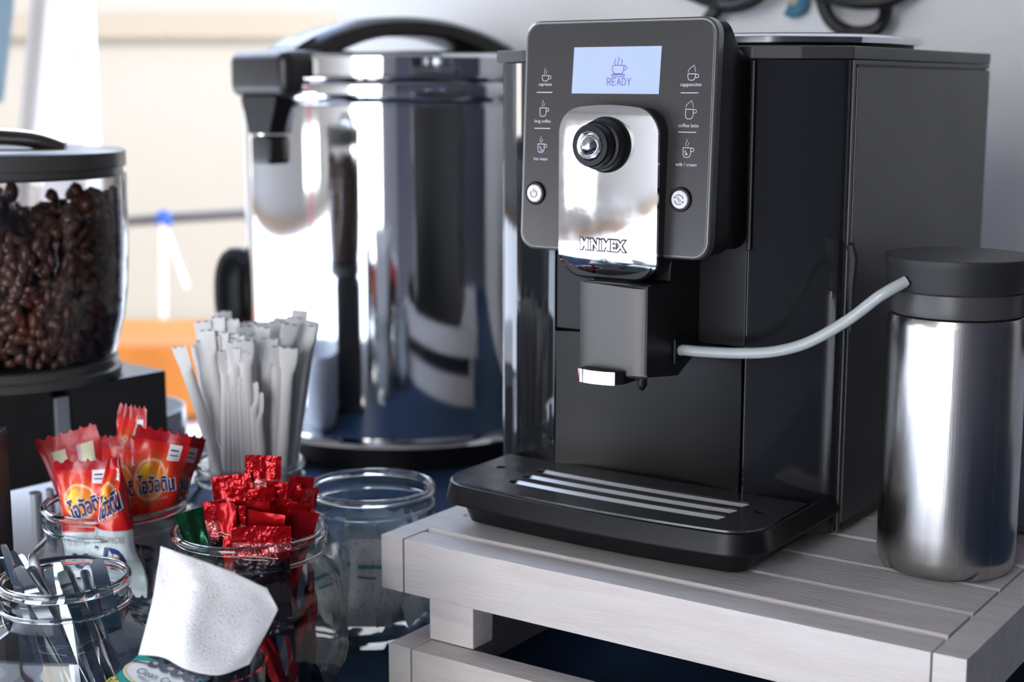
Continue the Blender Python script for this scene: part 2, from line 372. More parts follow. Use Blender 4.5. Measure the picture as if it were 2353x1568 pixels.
# tissue paper with embossed dashes
def tissue_mat():
    m = mat('embossed_tissue', (.92, .91, .925), .8)
    t = m.node_tree; b = t.nodes['Principled BSDF']; L = t.links.new
    uv = t.nodes.new('ShaderNodeUVMap'); n = t.nodes.new('ShaderNodeTexNoise'); n.inputs['Scale'].default_value = 5; n.inputs['Detail'].default_value = 1
    mx = t.nodes.new('ShaderNodeVectorMath'); mx.operation = 'MULTIPLY_ADD'; mx.inputs[1].default_value = (.10, .10, .10)
    L(uv.outputs[0], n.inputs[0]); L(n.outputs['Color'], mx.inputs[0]); L(uv.outputs[0], mx.inputs[2])
    vo = t.nodes.new('ShaderNodeTexNoise'); vo.inputs['Scale'].default_value = 34; vo.inputs['Detail'].default_value = 0; L(mx.outputs[0], vo.inputs[0])
    line = n_math(t, 'ABSOLUTE', n_math(t, 'SUBTRACT', vo.outputs[0], .5))
    v2 = t.nodes.new('ShaderNodeTexNoise'); v2.inputs['Scale'].default_value = 60; v2.inputs['Detail'].default_value = 0; L(uv.outputs[0], v2.inputs[0])
    line = n_math(t, 'ADD', line, n_math(t, 'MULTIPLY', n_math(t, 'GREATER_THAN', v2.outputs[0], .56), .12))
    r = t.nodes.new('ShaderNodeMapRange'); r.inputs[1].default_value = .012; r.inputs[2].default_value = .055; L(line, r.inputs[0])
    n2 = t.nodes.new('ShaderNodeTexNoise'); n2.inputs['Scale'].default_value = 160; L(uv.outputs[0], n2.inputs[0])
    ad = n_math(t, 'ADD', r.outputs[0], n_math(t, 'MULTIPLY', n2.outputs[0], .10))
    bp = t.nodes.new('ShaderNodeBump'); bp.inputs['Strength'].default_value = .6; bp.inputs['Distance'].default_value = .0013
    L(ad, bp.inputs['Height']); L(bp.outputs[0], b.inputs['Normal'])
    b.inputs['Subsurface Weight'].default_value = .15; b.inputs['Subsurface Radius'].default_value = (.003, .003, .003)
    return m
M['tissue'] = tissue_mat()

# ================================================================ SETTING
def Wp(x, y, z): return W(x, y, z-.12)             # crate frame plan, z above the table
mb = MB(); mb.box((-16, -12, -.90), (16, 16, -.86)); struct(mb.build('floor', M['sand']))
# white wall behind the machine, its left end stands free
mb = MB(); a = [(-.83, .92), (2.6, .92), (2.6, 1.04), (-.83, 1.04)]
mb.prism(a, -.86, 2.0, Wp); struct(mb.build('wall_back', M['wall']))
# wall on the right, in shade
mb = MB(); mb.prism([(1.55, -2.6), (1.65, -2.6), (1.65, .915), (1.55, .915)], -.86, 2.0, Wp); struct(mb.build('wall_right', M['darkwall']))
# unseen roof, added to darken upward faces and keep the sun off
mb = MB(); mb.box((-3.0, -2.7, 2.03), (3.2, 2.75, 2.09)); struct(mb.build('shade_roof', M['shade_roof']))
# unseen left wall, its openings shaped for what chrome and gloss reflect
mb = MB()
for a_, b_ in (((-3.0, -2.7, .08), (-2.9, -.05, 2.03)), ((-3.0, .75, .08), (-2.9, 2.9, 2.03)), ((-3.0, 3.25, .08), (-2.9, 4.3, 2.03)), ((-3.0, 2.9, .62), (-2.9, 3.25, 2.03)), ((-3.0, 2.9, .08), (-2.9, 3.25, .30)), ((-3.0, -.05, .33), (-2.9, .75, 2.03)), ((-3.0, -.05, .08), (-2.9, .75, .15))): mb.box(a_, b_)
struct(mb.build('unseen_wall_left', M['wallin']))
mb = MB(); mb.box((-3.02, -2.7, .02), (-2.88, 4.3, .08)); struct(mb.build('trim_1', M['brown']))
for y_ in (-2.65, 4.2):
    mb = MB(); mb.box((-3.02, y_, -.86), (-2.88, y_+.1, .02)); struct(mb.build('trim_2', M['brown']))
mb = MB()  # dark wall added behind the camera, slotted to shape the reflections
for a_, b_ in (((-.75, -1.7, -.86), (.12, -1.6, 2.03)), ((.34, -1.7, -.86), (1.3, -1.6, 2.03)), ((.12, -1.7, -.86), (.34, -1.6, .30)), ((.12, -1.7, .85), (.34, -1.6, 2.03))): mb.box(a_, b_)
struct(mb.build('added_wall_front', M['wallf']))

# ---------------------------------------------------------------- table
t_ = thing('table', Wp(.0, .25, -.86), 'table under a dark blue cloth carrying the crate and jars', 'table', rotz=-YAW)
mb = MB(); mb.box((-.72, -.72, .822), (1.3, .62, .8455), .004); mb.build('tabletop', M['postg'], t_)
mb = MB(); mb.box((-.735, -.735, .846), (1.31, .63, .860), .004)
mb.box((-.735, -.741, .55), (1.31, -.736, .858), .002); mb.build('tablecloth', M['cloth'], t_)
for (x, y) in ((-.67, -.66), (1.24, -.66), (-.67, .55), (1.24, .55)):
    mb = MB(); mb.box((x-.025, y-.025, 0), (x+.025, y+.025, .822), .004); mb.build('leg', M['postg'], t_)

# ---------------------------------------------------------------- outside, overexposed
mb = MB(); mb.box((-2.9, 4.35, -.86), (.9, 4.38, .66)); o = mb.build('canvas_screen', M['cream'], org=(-1, 4.36, -.86))
tag(o, 'sunlit cream canvas screen hanging far behind the jars', 'screen')
mb = MB(); mb.box((-2.9, 4.33, .60), (.9, 4.349, .66)); mb.build('seam_band', M['creamseam'], o, org=(-1, 4.36, -.86))
mb = MB(); mb.box((-2.9, 4.35, .66), (.9, 4.38, 1.6)); mb.build('upper_sheet', M['cream'], o, org=(-1, 4.36, -.86))
mb = MB(); mb.box((-2.6, 3.05, -.86), (.4, 3.4, -.235), .02); struct(mb.build('wall_parapet', M['postw']))
# orange cushion lying on the parapet
mb = MB(); p0, p1 = at(120, 790, 3.2), at(520, 840, 3.2)
mb.box((-1.55, 3.06, -.228), (-.60, 3.38, -.055), .045, 5)
tag(mb.build('bench_cushion', M['orange'], org=(-1.05, 3.2, -.228)), 'bright orange bench cushion behind the paper straws', 'cushion')
# white and grey posts at the left
mb = MB(); mb.box((-.850, 2.70, -.86), (-.760, 2.80, 1.8), .008); tag(mb.build('roof_post', M['postw'], org=(-.9, 2.75, -.86)), 'white painted roof post beside the cream canvas', 'post')
mb = MB(); mb.tube([at(100, -60, 2.5), at(62, 330, 2.5), at(40, 700, 2.5)], .016, 10)
tag(mb.build('leaning_pole', M['postg'], org=at(40, 700, 2.5)), 'grey leaning pole at the far upper left', 'pole')
mb = MB(); mb.loft([[at(-150, -60, 2.62), at(40, -60, 2.62), at(40, -60, 2.64), at(-150, -60, 2.64)], [at(-150, 235, 2.62), at(8, 235, 2.62), at(8, 235, 2.64), at(-150, 235, 2.64)]])
tag(mb.build('hanging_tarp', M['bluetarp'], org=at(-100, 235, 2.63)), 'blue-grey tarp hanging at the upper left edge', 'tarp')
# rail with blue ribbon
r_ = thing('guard_rail', at(420, 500, 3.6), 'dark horizontal guard rail crossing the cream background', 'rail')
g = at(420, 500, 3.6)
mb = MB(); mb.tube([at(-200, 530, 3.6), at(120, 520, 3.6), at(420, 500, 3.6), at(720, 482, 3.6)], .013, 12); mb.build('rail_pipe', M['pipe'], r_, org=g)
for px in (-180, 700):
    mb = MB(); q = at(px, 500, 3.6); mb.box((q.x-.02, 3.58, -.86), (q.x+.02, 3.62, q.z), .003); mb.build('post', M['pipe'], r_, org=g)
k_ = thing('ribbon', at(376, 505, 3.57), 'blue ribbon knotted on the dark guard rail', 'ribbon'); g = at(376, 505, 3.57)
t = bmesh.new(); bmesh.ops.create_uvsphere(t, u_segments=14, v_segments=8, radius=.020)
for q in t.verts: q.co = V((q.co.x*(1+.3*sin(9*q.co.z*50)), q.co.y*.8, q.co.z*1.15))
mb = MB(); mb.merge(t); mb.build('knot', M['ribbon'], k_)
mb = MB()
for dx, ln, w in ((0, 250, .010), (55, 150, .006)):
    pts = [at(376+dx*s_/1.0, 512+ln*s_, 3.56)-g for s_ in (0, .3, .6, 1)]
    mb.tube(pts, [(w, .001)]*4, 8)
mb.build('ribbon_tail', mat('pale_pink_ribbon', (.75, .52, .48), .6), k_)

# ================================================================ CRATES
def crate(zt, x0, y0, label, slats=True, leglen=.0):
    c = thing('slatted_crate', W(x0+.228, y0+.3, zt-.043), label, 'crate', 'stacked white-washed crates', rotz=-YAW)
    og = V((.228, .3, -.043)); n = 0
    def pc(nm, a, b, rot=0):
        q = MB(); q.box(a, b, .0009, 2); return q.build(nm, M['wood'], c, org=og)
    for x in (0, .434): pc('end_board', (x+.0004, 0, -.043), (x+.0216, .60, 0))
    pc('front_rail', (.0226, .0004, -.0432), (.4332, .0265, -.0004))
    def slat(a, b):
        (x0_, ya, za), (x1_, yb, zb) = a, b; q = MB()
        q.loft([[V((x, ya, za)), V((x, yb, za)), V((x, yb, zb-.0006)), V((x, yb-.0006, zb)), V((x, ya+.0052, zb)), V((x, ya+.0044, zb-.0004)), V((x, ya+.0008, zb-.0052)), V((x, ya+.0, zb-.0070))] for x in (x0_, x1_)])
        return q.build('slat', M['wood'], c, org=og, auto=20)
    if slats:
        ys = [(.0318, .0755, .0012), (.0812, .1352, .0005), (.1398, .1950, .0), (.1990, .252, .0008), (.2566, .312, 0), (.317, .371, .001), (.376, .43, 0), (.435, .489, 0), (.494, .548, 0), (.553, .599, 0)]
        for y0_, y1_, dz in ys: slat((.0226, y0_-.0035, -.016), (.4332, y1_+.0005, dz*.5))
    pc('back_rail', (.0226, .5735, -.0432), (.4332, .6, -.0165))
    return c, pc
c1, pc1 = crate(0, 0, 0, 'white-washed slatted wooden crate directly under the espresso machine')
for (x, y) in ((.044, .004), (.372, .004), (.044, .55), (.372, .55)):
    pc1('leg', (x, y, -.0765), (x+.041, y+.026, -.0435))
c2, pc2 = crate(-.0768, .0226, -.0205, "lower white-washed crate standing on the blue cloth", slats=False)

# ================================================================ ESPRESSO MACHINE
MO = V((.144, .33, 0))                               # base point in the crate frame
mach = thing('espresso_machine', W(*MO), 'black and chrome automatic espresso machine with lit READY display', 'coffee machine', rotz=-YAW)
def mp(mb, name, mt, parent=None, **k): 
    if parent is None or parent is mach: return mb.build(name, mt, mach, org=MO, **k)
    return mb.build(name, mt, parent, org=MO, **k)
ID = lambda a, b, h: V((a, b, h))
# cabinet
mb = MB(); mb.prism([(-.006, .195), (.06, .19), (.25, .19), (.2945, .195), (.2945, .50), (-.006, .50)], .004, .3595, ID, .002); mp(mb, 'cabinet', M['black'])
mb = MB(); mb.prism([(-.008, .168), (.03, .150), (.08, .140), (.236, .140), (.268, .156), (.296, .184), (.2965, .502), (-.008, .502)], .3600, .3695, ID, .0012); mp(mb, 'top_cover', M['black_side'])
mb = MB(); mb.box((.2945, .1905, .012), (.2970, .500, .3545), .0009); sp = mp(mb, 'side_panel', M['black_side'], props={'label': 'satin dark grey side sheet'})
mb = MB(); mb.box((.2945, .1845, .006), (.2962, .1890, .3595), .0006); mb.box((.2945, .1885, .3562), (.2962, .5005, .3596), .0005); mp(mb, 'side_trim', M['black_side'])
mb = MB(); mb.tube([(.2975, .186, .226), (.2985, .189, .215), (.2985, .187, .195), (.2985, .190, .16)], [.003, .0045, .0035, .0015], 8); mp(mb, 'rubber_seal', M['rubber'])
# glossy front columns
def column(pts, name='front_column'):
    q = MB(); q.prism(pts, .006, .3596, ID, .0007, 2); return mp(q, name, M['gloss'])
def arc2(p0, p1, bulge, n=10):
    p0, p1 = V(p0), V(p1); d = p1-p0; nn = V((d.y, -d.x)); return [tuple(p0 + d*i/n + nn*bulge*4*(i/n)*(1-i/n)) for i in range(n+1)]
rc = arc2((.2385, .1370), (.2895, .1735), .035) + [(.2925, .1765), (.2943, .1805), (.2945, .188), (.2385, .188)]
column(rc)
lc = [(.0705, .188), (-.0055, .188), (-.0058, .176), (-.004, .1715)] + arc2((.0, .168), (.0705, .1370), .035)
column(lc)
# centre: upper fascia, lower curved door
mb = MB(); mb.box((.0715, .1380, .1495), (.2375, .19, .3595), .0012); mp(mb, 'upper_fascia', M['black'])
def door(n=24, zt=.148):
    q = MB(); rings = []
    for z, dy in ((.030, .0), (.06, .003), (.10, .0040), (.1475, .0005)):
        fr = [(.0725 + .164*i/n, .1345 + .018*(1-((i/n)*2-1)**2) + dy*.5, z) for i in range(n+1)]
        rings.append([V(p) for p in fr] + [V((.2365, .188, z)), V((.0725, .188, z))])
    q.loft(rings); return q
mp(door(), 'grounds_door', M['black'])
# control panel, leaning slightly forward at its foot
PX0, PX1, PZ0, PZ1 = .0745, .2350, .2190, .3885
def py(z): return .0895 - (.3885-z)*.050
def rrect(x0, x1, z0, z1, r, n=8):
    P = []
    for cx, cz, a0 in ((x1-r, z1-r, 0), (x0+r, z1-r, 90), (x0+r, z0+r, 180), (x1-r, z0+r, 270)):
        for i in range(n+1):
            a = radians(a0 + 90*i/n); P.append((cx+r*cos(a), cz+r*sin(a)))
    return P
def plate_loft(specs):   # each spec: (inset, dy) outlines on the leaning plane
    q = MB(); rings = []
    for ins, dy in specs:
        rings.append([V((x, py(z)+dy, z)) for x, z in rrect(PX0+ins, PX1-ins, PZ0+ins, PZ1-ins, .0125-ins*.6)])
    return q.loft(rings)
mp(plate_loft([(.0, .0085), (.0, .0012), (.0012, 0), (.0022, .0002)]), 'panel_rim', M['rim'])
mp(plate_loft([(.0030, .002), (.0026, -.0002), (.0032, -.0006)]), 'panel_face', M['dark_metal'], props={'label': 'dark grey glossy control face'})
# black housing behind the panel
q = MB(); rings = []
for ins, y_, zz in ((.0015, .090, 0), (.0015, .106, 0), (.004, .118, .004), (.006, .128, .012), (.003, .1375, .0185)):
    rings.append([V((x, y_ if y_ > .1 else py(z)+.006, z)) for x, z in rrect(PX0+ins, PX1-ins+(.0045 if y_ > .1 else 0), PZ0+ins, PZ1-ins-zz, .012)])
q.loft(rings); mp(q, 'panel_housing', M['black'])
mb = MB(); mb.box((.2375, .1345, .222), (.2415, .150, .3595), .0012); mp(mb, 'housing_flange', M['black'])
# display
def fl(off=-.0010): return lambda a, b: V((a, py(b)+off, b))
mb = MB(); f_ = fl(-.0010); mb.f([mb.v(f_(*p)) for p in ((.1175, .3355), (.1905, .3352), (.1915, .3688), (.1185, .3688))], 0, False)
scr = mp(mb, 'display', M['screen'], props={'label': 'pale blue lit display reading READY with a cup symbol'}, recalc=False)
mb = MB(); f_ = fl(-.0014); cx, cz = .1565, .3535; k = .0036
cup = [[(-1.3, .55), (1.35, .55)], [(-1.3, .55), (-1.3, -.3), (-1.1, -.8), (-.75, -1.1), (.85, -1.1), (1.15, -.8), (1.3, -.3), (1.3, .55)],
       [(1.3, .4), (1.65, .5), (2.05, .05), (1.65, -.4), (1.25, -.3)], [(-1.5, -1.3), (1.6, -1.3), (1.3, -1.7), (-1.2, -1.7), (-1.5, -1.3)],
       [(-.6, .6), (-.7, .8), (-1.0, 1.15), (-.75, 1.5), (-.6, 1.9)], [(-.05, .6), (-.2, .8), (.15, 1.7), (.05, 2.2)], [(.5, .6), (1.0, 1.3), (.65, 1.75)]]
mb.stroke([[(cx+x*k, cz+y*k) for x, y in l] for l in cup], .00055, f_)
mb.stroke([[(cx-.0035, cz-1.2*k), (cx+.0037, cz-1.2*k)]], .0011, f_)
gl = {'R': [[(0, 0), (0, 2), (1, 2), (1.3, 1.6), (1.3, 1.3), (1, 1), (0, 1)], [(.6, 1), (1.3, 0)]], 'E': [[(1.3, 0), (0, 0), (0, 2), (1.3, 2)], [(0, 1), (1.1, 1)]],
      'A': [[(0, 0), (.65, 2), (1.3, 0)], [(.3, .7), (1.0, .7)]], 'D': [[(0, 0), (0, 2), (.8, 2), (1.3, 1.4), (1.3, .6), (.8, 0), (0, 0)]], 'Y': [[(0, 2), (.65, 1), (1.3, 2)], [(.65, 1), (.65, 0)]]}
for i, ch in enumerate('READY'):
    mb.stroke([[(.1477 + i*.0042 + x*.0022, .3415 + y*.0024) for x, y in l] for l in gl[ch]], .00060, f_)
mb.build('display_print', M['ink'], scr, org=MO)
# printed drink symbols and words
mb = MB(); f_ = fl(-.0009)
def ring2(x, z, r, n=12): return [(x+r*cos(2*pi*i/n), z+r*sin(2*pi*i/n)) for i in range(n+1)]
def cupicon(x, z, tall, top, k=.0024):
    h = 2.6 if tall else 1.7
    L_ = [[(-1.2, h), (1.1, h), (1.1, .9), (.7, .15), (.2, 0), (-.4, 0), (-.9, .15), (-1.2, .9), (-1.2, h)]]
    mb.stroke([[(x+a*k, z+b*k) for a, b in l] for l in L_], .00045, f_)
    mb.stroke([ring2(x+1.6*k, z+(h-.55)*k, .5*k)], .0004, f_)
    if top == 'steam': T = [[(-.4, h+.5), (-.5, h+1.1), (-.1, h+1.8), (-.2, h+2.3)], [(.1, h+.5), (.5, h+1.4)]]
    elif top == 'foam': T = [[(-1.2, h+.4), (-1.0, h+1.1), (-.2, h+1.8), (.6, h+2.3), (.9, h+1.5), (1.1, h+.5)]]
    mb.stroke([[(x+a*k, z+b*k) for a, b in l] for l in T], .0003, f_)
Lx, Rx = .0925, .2150
pface = [o for o in mach.children if o.name.startswith('panel_face')][0]
for ic, tx in (((Lx+.0015, .3445, False, 'steam'), (Lx+.0015, .3415, .0115, 'espresso')), ((Lx+.0003, .3185, True, 'steam'), (Lx, .3147, .0145, 'long coffee')),
               ((Lx-.0005, .2918, True, 'steam'), (Lx-.0005, .2870, .0125, 'hot water')), ((Rx+.0012, .3448, False, 'foam', .0026), (Rx+.0008, .3415, .0165, 'cappuccino')),
               ((Rx+.0006, .3180, True, 'foam', .0026), (Rx+.0002, .3135, .0160, 'coffee latte')), ((Rx, .2912, True, 'steam', .0026), (Rx-.0003, .2862, .0165, 'milk / cream'))):
    mb = MB(); cupicon(*ic)
    if tx[3] == 'hot water': mb.stroke([ring2(Lx-.0002, .2935, .0008, 8), ring2(Lx-.0014, .2955, .0006, 8)], .0003, f_)
    if tx[3] == 'milk / cream': mb.stroke([ring2(Rx-.0006, .2935, .0007, 8), ring2(Rx-.0014, .2952, .0004, 8), ring2(Rx-.0006, .2935, .0003, 6)], .0006, f_)
    mb.build('drink_symbol', M['print'], pface, org=MO, recalc=False)
    mb = MB(); put_text(mb, tx[3], tx[0], tx[1], tx[2], f_); mb.build('drink_name', M['print'], pface, org=MO, recalc=False)
for x, z in ((Lx+.001, .3362), (Lx, .3096), (Rx, .3361), (Rx-.0005, .3088)):
    mb = MB(); mb.stroke([[(x-.0068, z), (x+.0068, z)]], .00055, f_); mb.build('divider_line', M['print'], pface, org=MO, recalc=False)
# two round buttons
def button(x, z, sym):
    y0 = py(z)
    q = MB(); prof = [(.0088, .001), (.0088, -.0018), (.0082, -.0026), (.0072, -.0026), (.0068, -.0016), (.0068, .001)]
    rings = [[V((x+r*cos(2*pi*i/32), y0+dy, z+r*sin(2*pi*i/32))) for i in range(32)] for r, dy in prof]
    q.loft(rings, True, True); b = mp(q, 'button', M['black'])
    q = MB(); prof = [(.0066, .0), (.0066, -.0026), (.0060, -.0032), (.0001, -.0034)]
    q.loft([[V((x+r*cos(2*pi*i/32), y0+dy, z+r*sin(2*pi*i/32))) for i in range(32)] for r, dy in prof], False, True)
    q.build('button_cap', M['btn'], b, org=MO)
    q = MB(); ff = lambda a, c: V((a, y0-.0037, c))
    if sym == 'power':
        q.stroke([[(x+.0027*sin(a), z-.0002+.0027*cos(a)) for a in [radians(d) for d in range(35, 326, 20)]], [(x, z+.0008), (x, z+.0034)]], .0005, ff)
    else:
        for a0 in (15, 195):
            q.stroke([[(x+.0034*cos(radians(d)), z+.0034*sin(radians(d))) for d in range(a0, a0+126, 14)]], .0005, ff)
            a = radians(a0+130); p = V((x+.0034*cos(a), z+.0034*sin(a))); tdir = V((-sin(a), cos(a))); nn = V((cos(a), sin(a)))
            q.f([q.v(ff(*(p+tdir*.0014))), q.v(ff(*(p+nn*.0009))), q.v(ff(*(p-nn*.0009)))], 0, False)
        q.stroke([ring2(x+.0004, z-.0007, .0009, 8), ring2(x-.0008, z+.0010, .0006, 8)], .0003, ff)
    q.build('button_symbol', M['btn_ink'], b, org=MO, recalc=False)
button(.0882, .2612, 'power'); button(.2115, .2615, 'rinse')
# dispensing head : black block, chrome plate, knob
CX0, CX1, CZ0, CZ1 = .1175, .2000, .2015, .3262
def headring(x0, x1, z0, z1, r, yf):
    return [V((x, yf(x, z), z)) for x, z in rrect(x0, x1, z0, z1, r, 10)]
q = MB(); q.loft([headring(CX0+.0008+i_, CX1-.0008-i_, CZ0+.0008+i_, CZ1-.0008-i_, .018, (lambda yy: (lambda x, z: yy))(yy)) for i_, yy in ((0, .0935), (0, .0715), (.0012, .0700))])
mp(q, 'head_block', M['black'])
def pf(x, z):   # chrome face: slightly bowed, foot curls back
    u = (x-(CX0+CX1)/2)/((CX1-CX0)/2); y = .0655 + .0035*u*u
    k = max(0, (.226-z)/.0245); y += .0062*k*k
    k2 = max(0, (z-.318)/.008); y += .0025*k2*k2
    return y
q = MB(); N, Mz = 36, 64
def superx(z):   # half width at height z with rounded corners
    hw = (CX1-CX0)/2
    rt, rb = .020, .023
    if z > CZ1-rt: d = (z-(CZ1-rt))/rt; return hw-rt+rt*sqrt(max(0, 1-d*d))
    if z < CZ0+rb*.75: d = ((CZ0+rb*.75)-z)/(rb*.75); return hw-rb+rb*sqrt(max(0, 1-d*d))
    return hw
grid = []
for j in range(Mz+1):
    tt = j/Mz; z = CZ0 + (CZ1-CZ0)*(.5-.5*cos(pi*tt)); hw = superx(z) if 0 < j < Mz else superx(z)
    row = []
    for i in range(N+1):
        u = (i/N*2-1); x = (CX0+CX1)/2 + hw*u
        zz = z
        zz -= .0022*(1-u*u)*max(0, 1-(z-CZ0)/.025)**2
        zz += .0014*(1-u*u)*max(0, 1-(CZ1-z)/.025)**2
        row.append(V((x, pf(x, zz), zz)))
    grid.append(row)
gv = [[q.v(p) for p in row] for row in grid]; gb = [[q.v(p+V((0, .0028, 0))) for p in row] for row in grid]
for j in range(Mz):
    for i in range(N): q.f([gv[j][i], gv[j][i+1], gv[j+1][i+1], gv[j+1][i]])
bl = [gv[j][0] for j in range(Mz+1)]; bk = [gb[j][0] for j in range(Mz+1)]; br_ = [gv[j][N] for j in range(Mz+1)]; bkr = [gb[j][N] for j in range(Mz+1)]
for j in range(Mz): q.f([bl[j], bl[j+1], bk[j+1], bk[j]]); q.f([br_[j+1], br_[j], bkr[j], bkr[j+1]])
for i in range(N): q.f([gv[0][i+1], gv[0][i], gb[0][i], gb[0][i+1]]); q.f([gv[Mz][i], gv[Mz][i+1], gb[Mz][i+1], gb[Mz][i]])
for row in gb: pass
cp = mp(q, 'chrome_plate', M['chrome_worn'], recalc=False, props={'label': 'mirror chrome front plate with raised maker name'})
# raised maker name
q = MB()
pts, fcs, w_, h_ = text_tris('MiNiMEX', .02)
kk = .0375/w_
def mt(p, d): x, z = .1578 + p.x*kk, .2275 + p.y*kk*1.15; return V((x, pf(x, z)-d, z))
top = [q.v(mt(p, .0012)) for p in pts]
for f in fcs: q.f([top[i] for i in f], 0, False)
from collections import Counter
ec = Counter(); od = {}
for f in fcs:
    for a, b in zip(f, f[1:]+f[:1]): ec[frozenset((a, b))] += 1; od[frozenset((a, b))] = (a, b)
bot = {}
for e_, c_ in ec.items():
    if c_ == 1:
        a, b = od[e_]
        for i in (a, b):
            if i not in bot: bot[i] = q.v(mt(pts[i], -.0003))
        q.f([top[b], top[a], bot[a], bot[b]], 0, False)
q.build('raised_lettering', mat('bright_letters', (.95, .90, .88), .22, metal=1), cp, org=MO, auto=0)
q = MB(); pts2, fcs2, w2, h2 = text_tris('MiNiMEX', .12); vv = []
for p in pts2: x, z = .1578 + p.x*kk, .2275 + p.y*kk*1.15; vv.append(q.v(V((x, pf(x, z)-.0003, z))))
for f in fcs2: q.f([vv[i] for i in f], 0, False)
q.build('letter_outline', mat('dark_letter_outline', (.06, .045, .045), .5), cp, org=MO, auto=0, recalc=False)  # dark brown outline around the raised letters
# knob: collar and dial, axis along -y
def dial(prof, c, n=40):
    q = MB(); q.loft([[V((c[0]+r*cos(2*pi*i/n), c[1]+dy, c[2]+r*sin(2*pi*i/n))) for i in range(n)] for r, dy in prof], True, True); return q
kc = (.1600, .0655, .2995)
kn = mp(dial([(.0200, .004), (.0200, -.0015), (.0190, -.0030), (.0182, -.0040), (.0178, -.011), (.0172, -.0120), (.0152, -.0125), (.0152, -.0215), (.0142, -.0230), (.0105, -.0232), (.0100, -.0222)], kc), 'knob', M['black'])
q = dial([(.0102, -.020), (.0102, -.0238), (.0094, -.0244), (.0080, -.0238), (.0078, -.0228)], kc); q.build('knob_ring', M['chrome'], kn, org=MO)
q = dial([(.0074, -.022), (.0074, -.0240), (.0064, -.0262), (.0048, -.0280), (.0025, -.0290), (.0003, -.0293)], kc); q.build('knob_cap', M['chrome'], kn, org=MO)
# spout housing
def spf(a, b, h): return V((h, a, b))
q = MB(); prof = [(.0595, .1365), (.0635, .1345), (.107, .1290), (.1375, .1430), (.1375, .2180), (.094, .2180), (.092, .2010), (.0595, .2010)]
q.prism(prof, .1445, .1990, spf, .0012); mp(q, 'spout_housing', M['black'])
q = MB(); n = 20; rings = []
for z in (.1355, .1375, .15, .17, .19, .2005):
    s_ = .0 if z > .136 else .0015
    fr = []
    for i in range(n+1):
        u = i/n*2-1; x = .1705 + (.0282-s_)*u; y = .0575 + .0022*(abs(u)**5)*1.3 + s_ - .0015*(1-u*u); fr.append(V((x, y, z - .002*(u+1)*.5)))
    rings.append(fr + [V((.1987-s_, .0625, z-.002)), V((.1423+s_, .0625, z))])
q.loft(rings); mp(q, 'spout_face', M['grey_spout'], props={'label': 'warm grey metallic spout front'})
q = MB(); prof = [(.0585, .1300), (.046, .1295), (.0455, .1375), (.0585, .1395)]
q.prism([(x, y) for x, y in arc2((.1480, .0490), (.1790, .0490), .10, 12)] + [(.1835, .0535), (.1835, .072), (.1480, .072)], .1292, .1388, ID, .0006); tb = mp(q, 'nozzle_tab', M['black'])
q = MB(); a_ = arc2((.1478, .0484), (.1790, .0484), .10, 16); rings = [[V((x, y, z)) for z in (.1290, .1385)] for x, y in a_]
q2 = [[V((x, y, .1290)) for x, y in a_] + [V((x, y+.0008, .1290)) for x, y in reversed(a_)], [V((x, y, .1385)) for x, y in a_] + [V((x, y+.0008, .1385)) for x, y in reversed(a_)]]
q.loft(q2); q.build('nozzle_trim', M['chrome'], tb, org=MO)
q = MB(); q.lathe([(.0038, .133), (.0038, .1275), (.0030, .1260), (.0010, .1235)], (.1905, .068, 0), 16, cap=True); mp(q, 'milk_nozzle', M['black'])
# hose socket
q = MB(); q.box((.1985, .098, .139), (.2010, .117, .158), .0008)
mp(q, 'hose_socket', M['black'])
# bean hopper lid on top
def se(cx, cy, a, b, z, n=56, p=2.7):
    return [V((cx + a*abs(cos(t))**(2/p)*(1 if cos(t) >= 0 else -1), cy + b*abs(sin(t))**(2/p)*(1 if sin(t) >= 0 else -1), z)) for t in [2*pi*i/n for i in range(n)]]
q = MB(); q.loft([se(.146, .335, .124, .124, .3690), se(.146, .335, .125, .125, .3735), se(.146, .335, .120, .120, .3740)]); hp = mp(q, 'hopper_base', M['black'])
q = MB(); q.loft([se(.146, .335, .118, .118, .3738), se(.146, .335, .131, .128, .3742), se(.146, .335, .1315, .1285, .3785), se(.146, .335, .129, .126, .3805), se(.146, .335, .120, .118, .3812)])
q.build('hopper_ring', M['chrome'], hp, org=MO)
q = MB(); q.loft([se(.146, .335, .119, .117, .3805), se(.146, .335, .118, .116, .3818), se(.146, .335, .06, .06, .3822)]); q.build('hopper_window', M['gloss'], hp, org=MO)
# drip tray
TC = .1585
def tray_ring(off, z, yb=.186, yf=.0435, hw=.1345, bow=.010, r=.026, n=9, yback=None):
    x0, x1 = TC-hw-off, TC+hw+off; y0 = yf-off; y1 = yback if yback else yb; rr = max(.006, r+off); P = []
    def bw(x): return bow*(1-((x-TC)/hw)**2)
    for i in range(19):
        x = x0+rr + (x1-x0-2*rr)*i/18; P.append(V((x, y0+bw(x0+rr)*0-max(0, bw(x))*.9+ .0, z)))
    for i in range(1, n+1):
        a = -pi/2 + pi/2*i/n; P.append(V((x1-rr+rr*cos(a), y0-max(0, bw(x1-rr))*.9*(1-i/n)+rr+rr*sin(a), z)))
    P += [V((x1, y1, z)), V((x0, y1, z))]
    for i in range(0, n):
        a = pi + pi/2*i/n; P.append(V((x0+rr+rr*cos(a), y0-max(0, bw(x0+rr))*.9*(i/n)+rr+rr*sin(a), z)))
    return P
q = MB(); q.loft([tray_ring(-.020, .0030), tray_ring(-.0155, .0045), tray_ring(-.0105, .0165), tray_ring(-.0088, .0205), tray_ring(.0035, .0215), tray_ring(.0040, .0235), tray_ring(.0008, .0365), tray_ring(-.0010, .0372), tray_ring(-.004, .0330)], True, True)
dt = mp(q, 'drip_tray', M['black'])
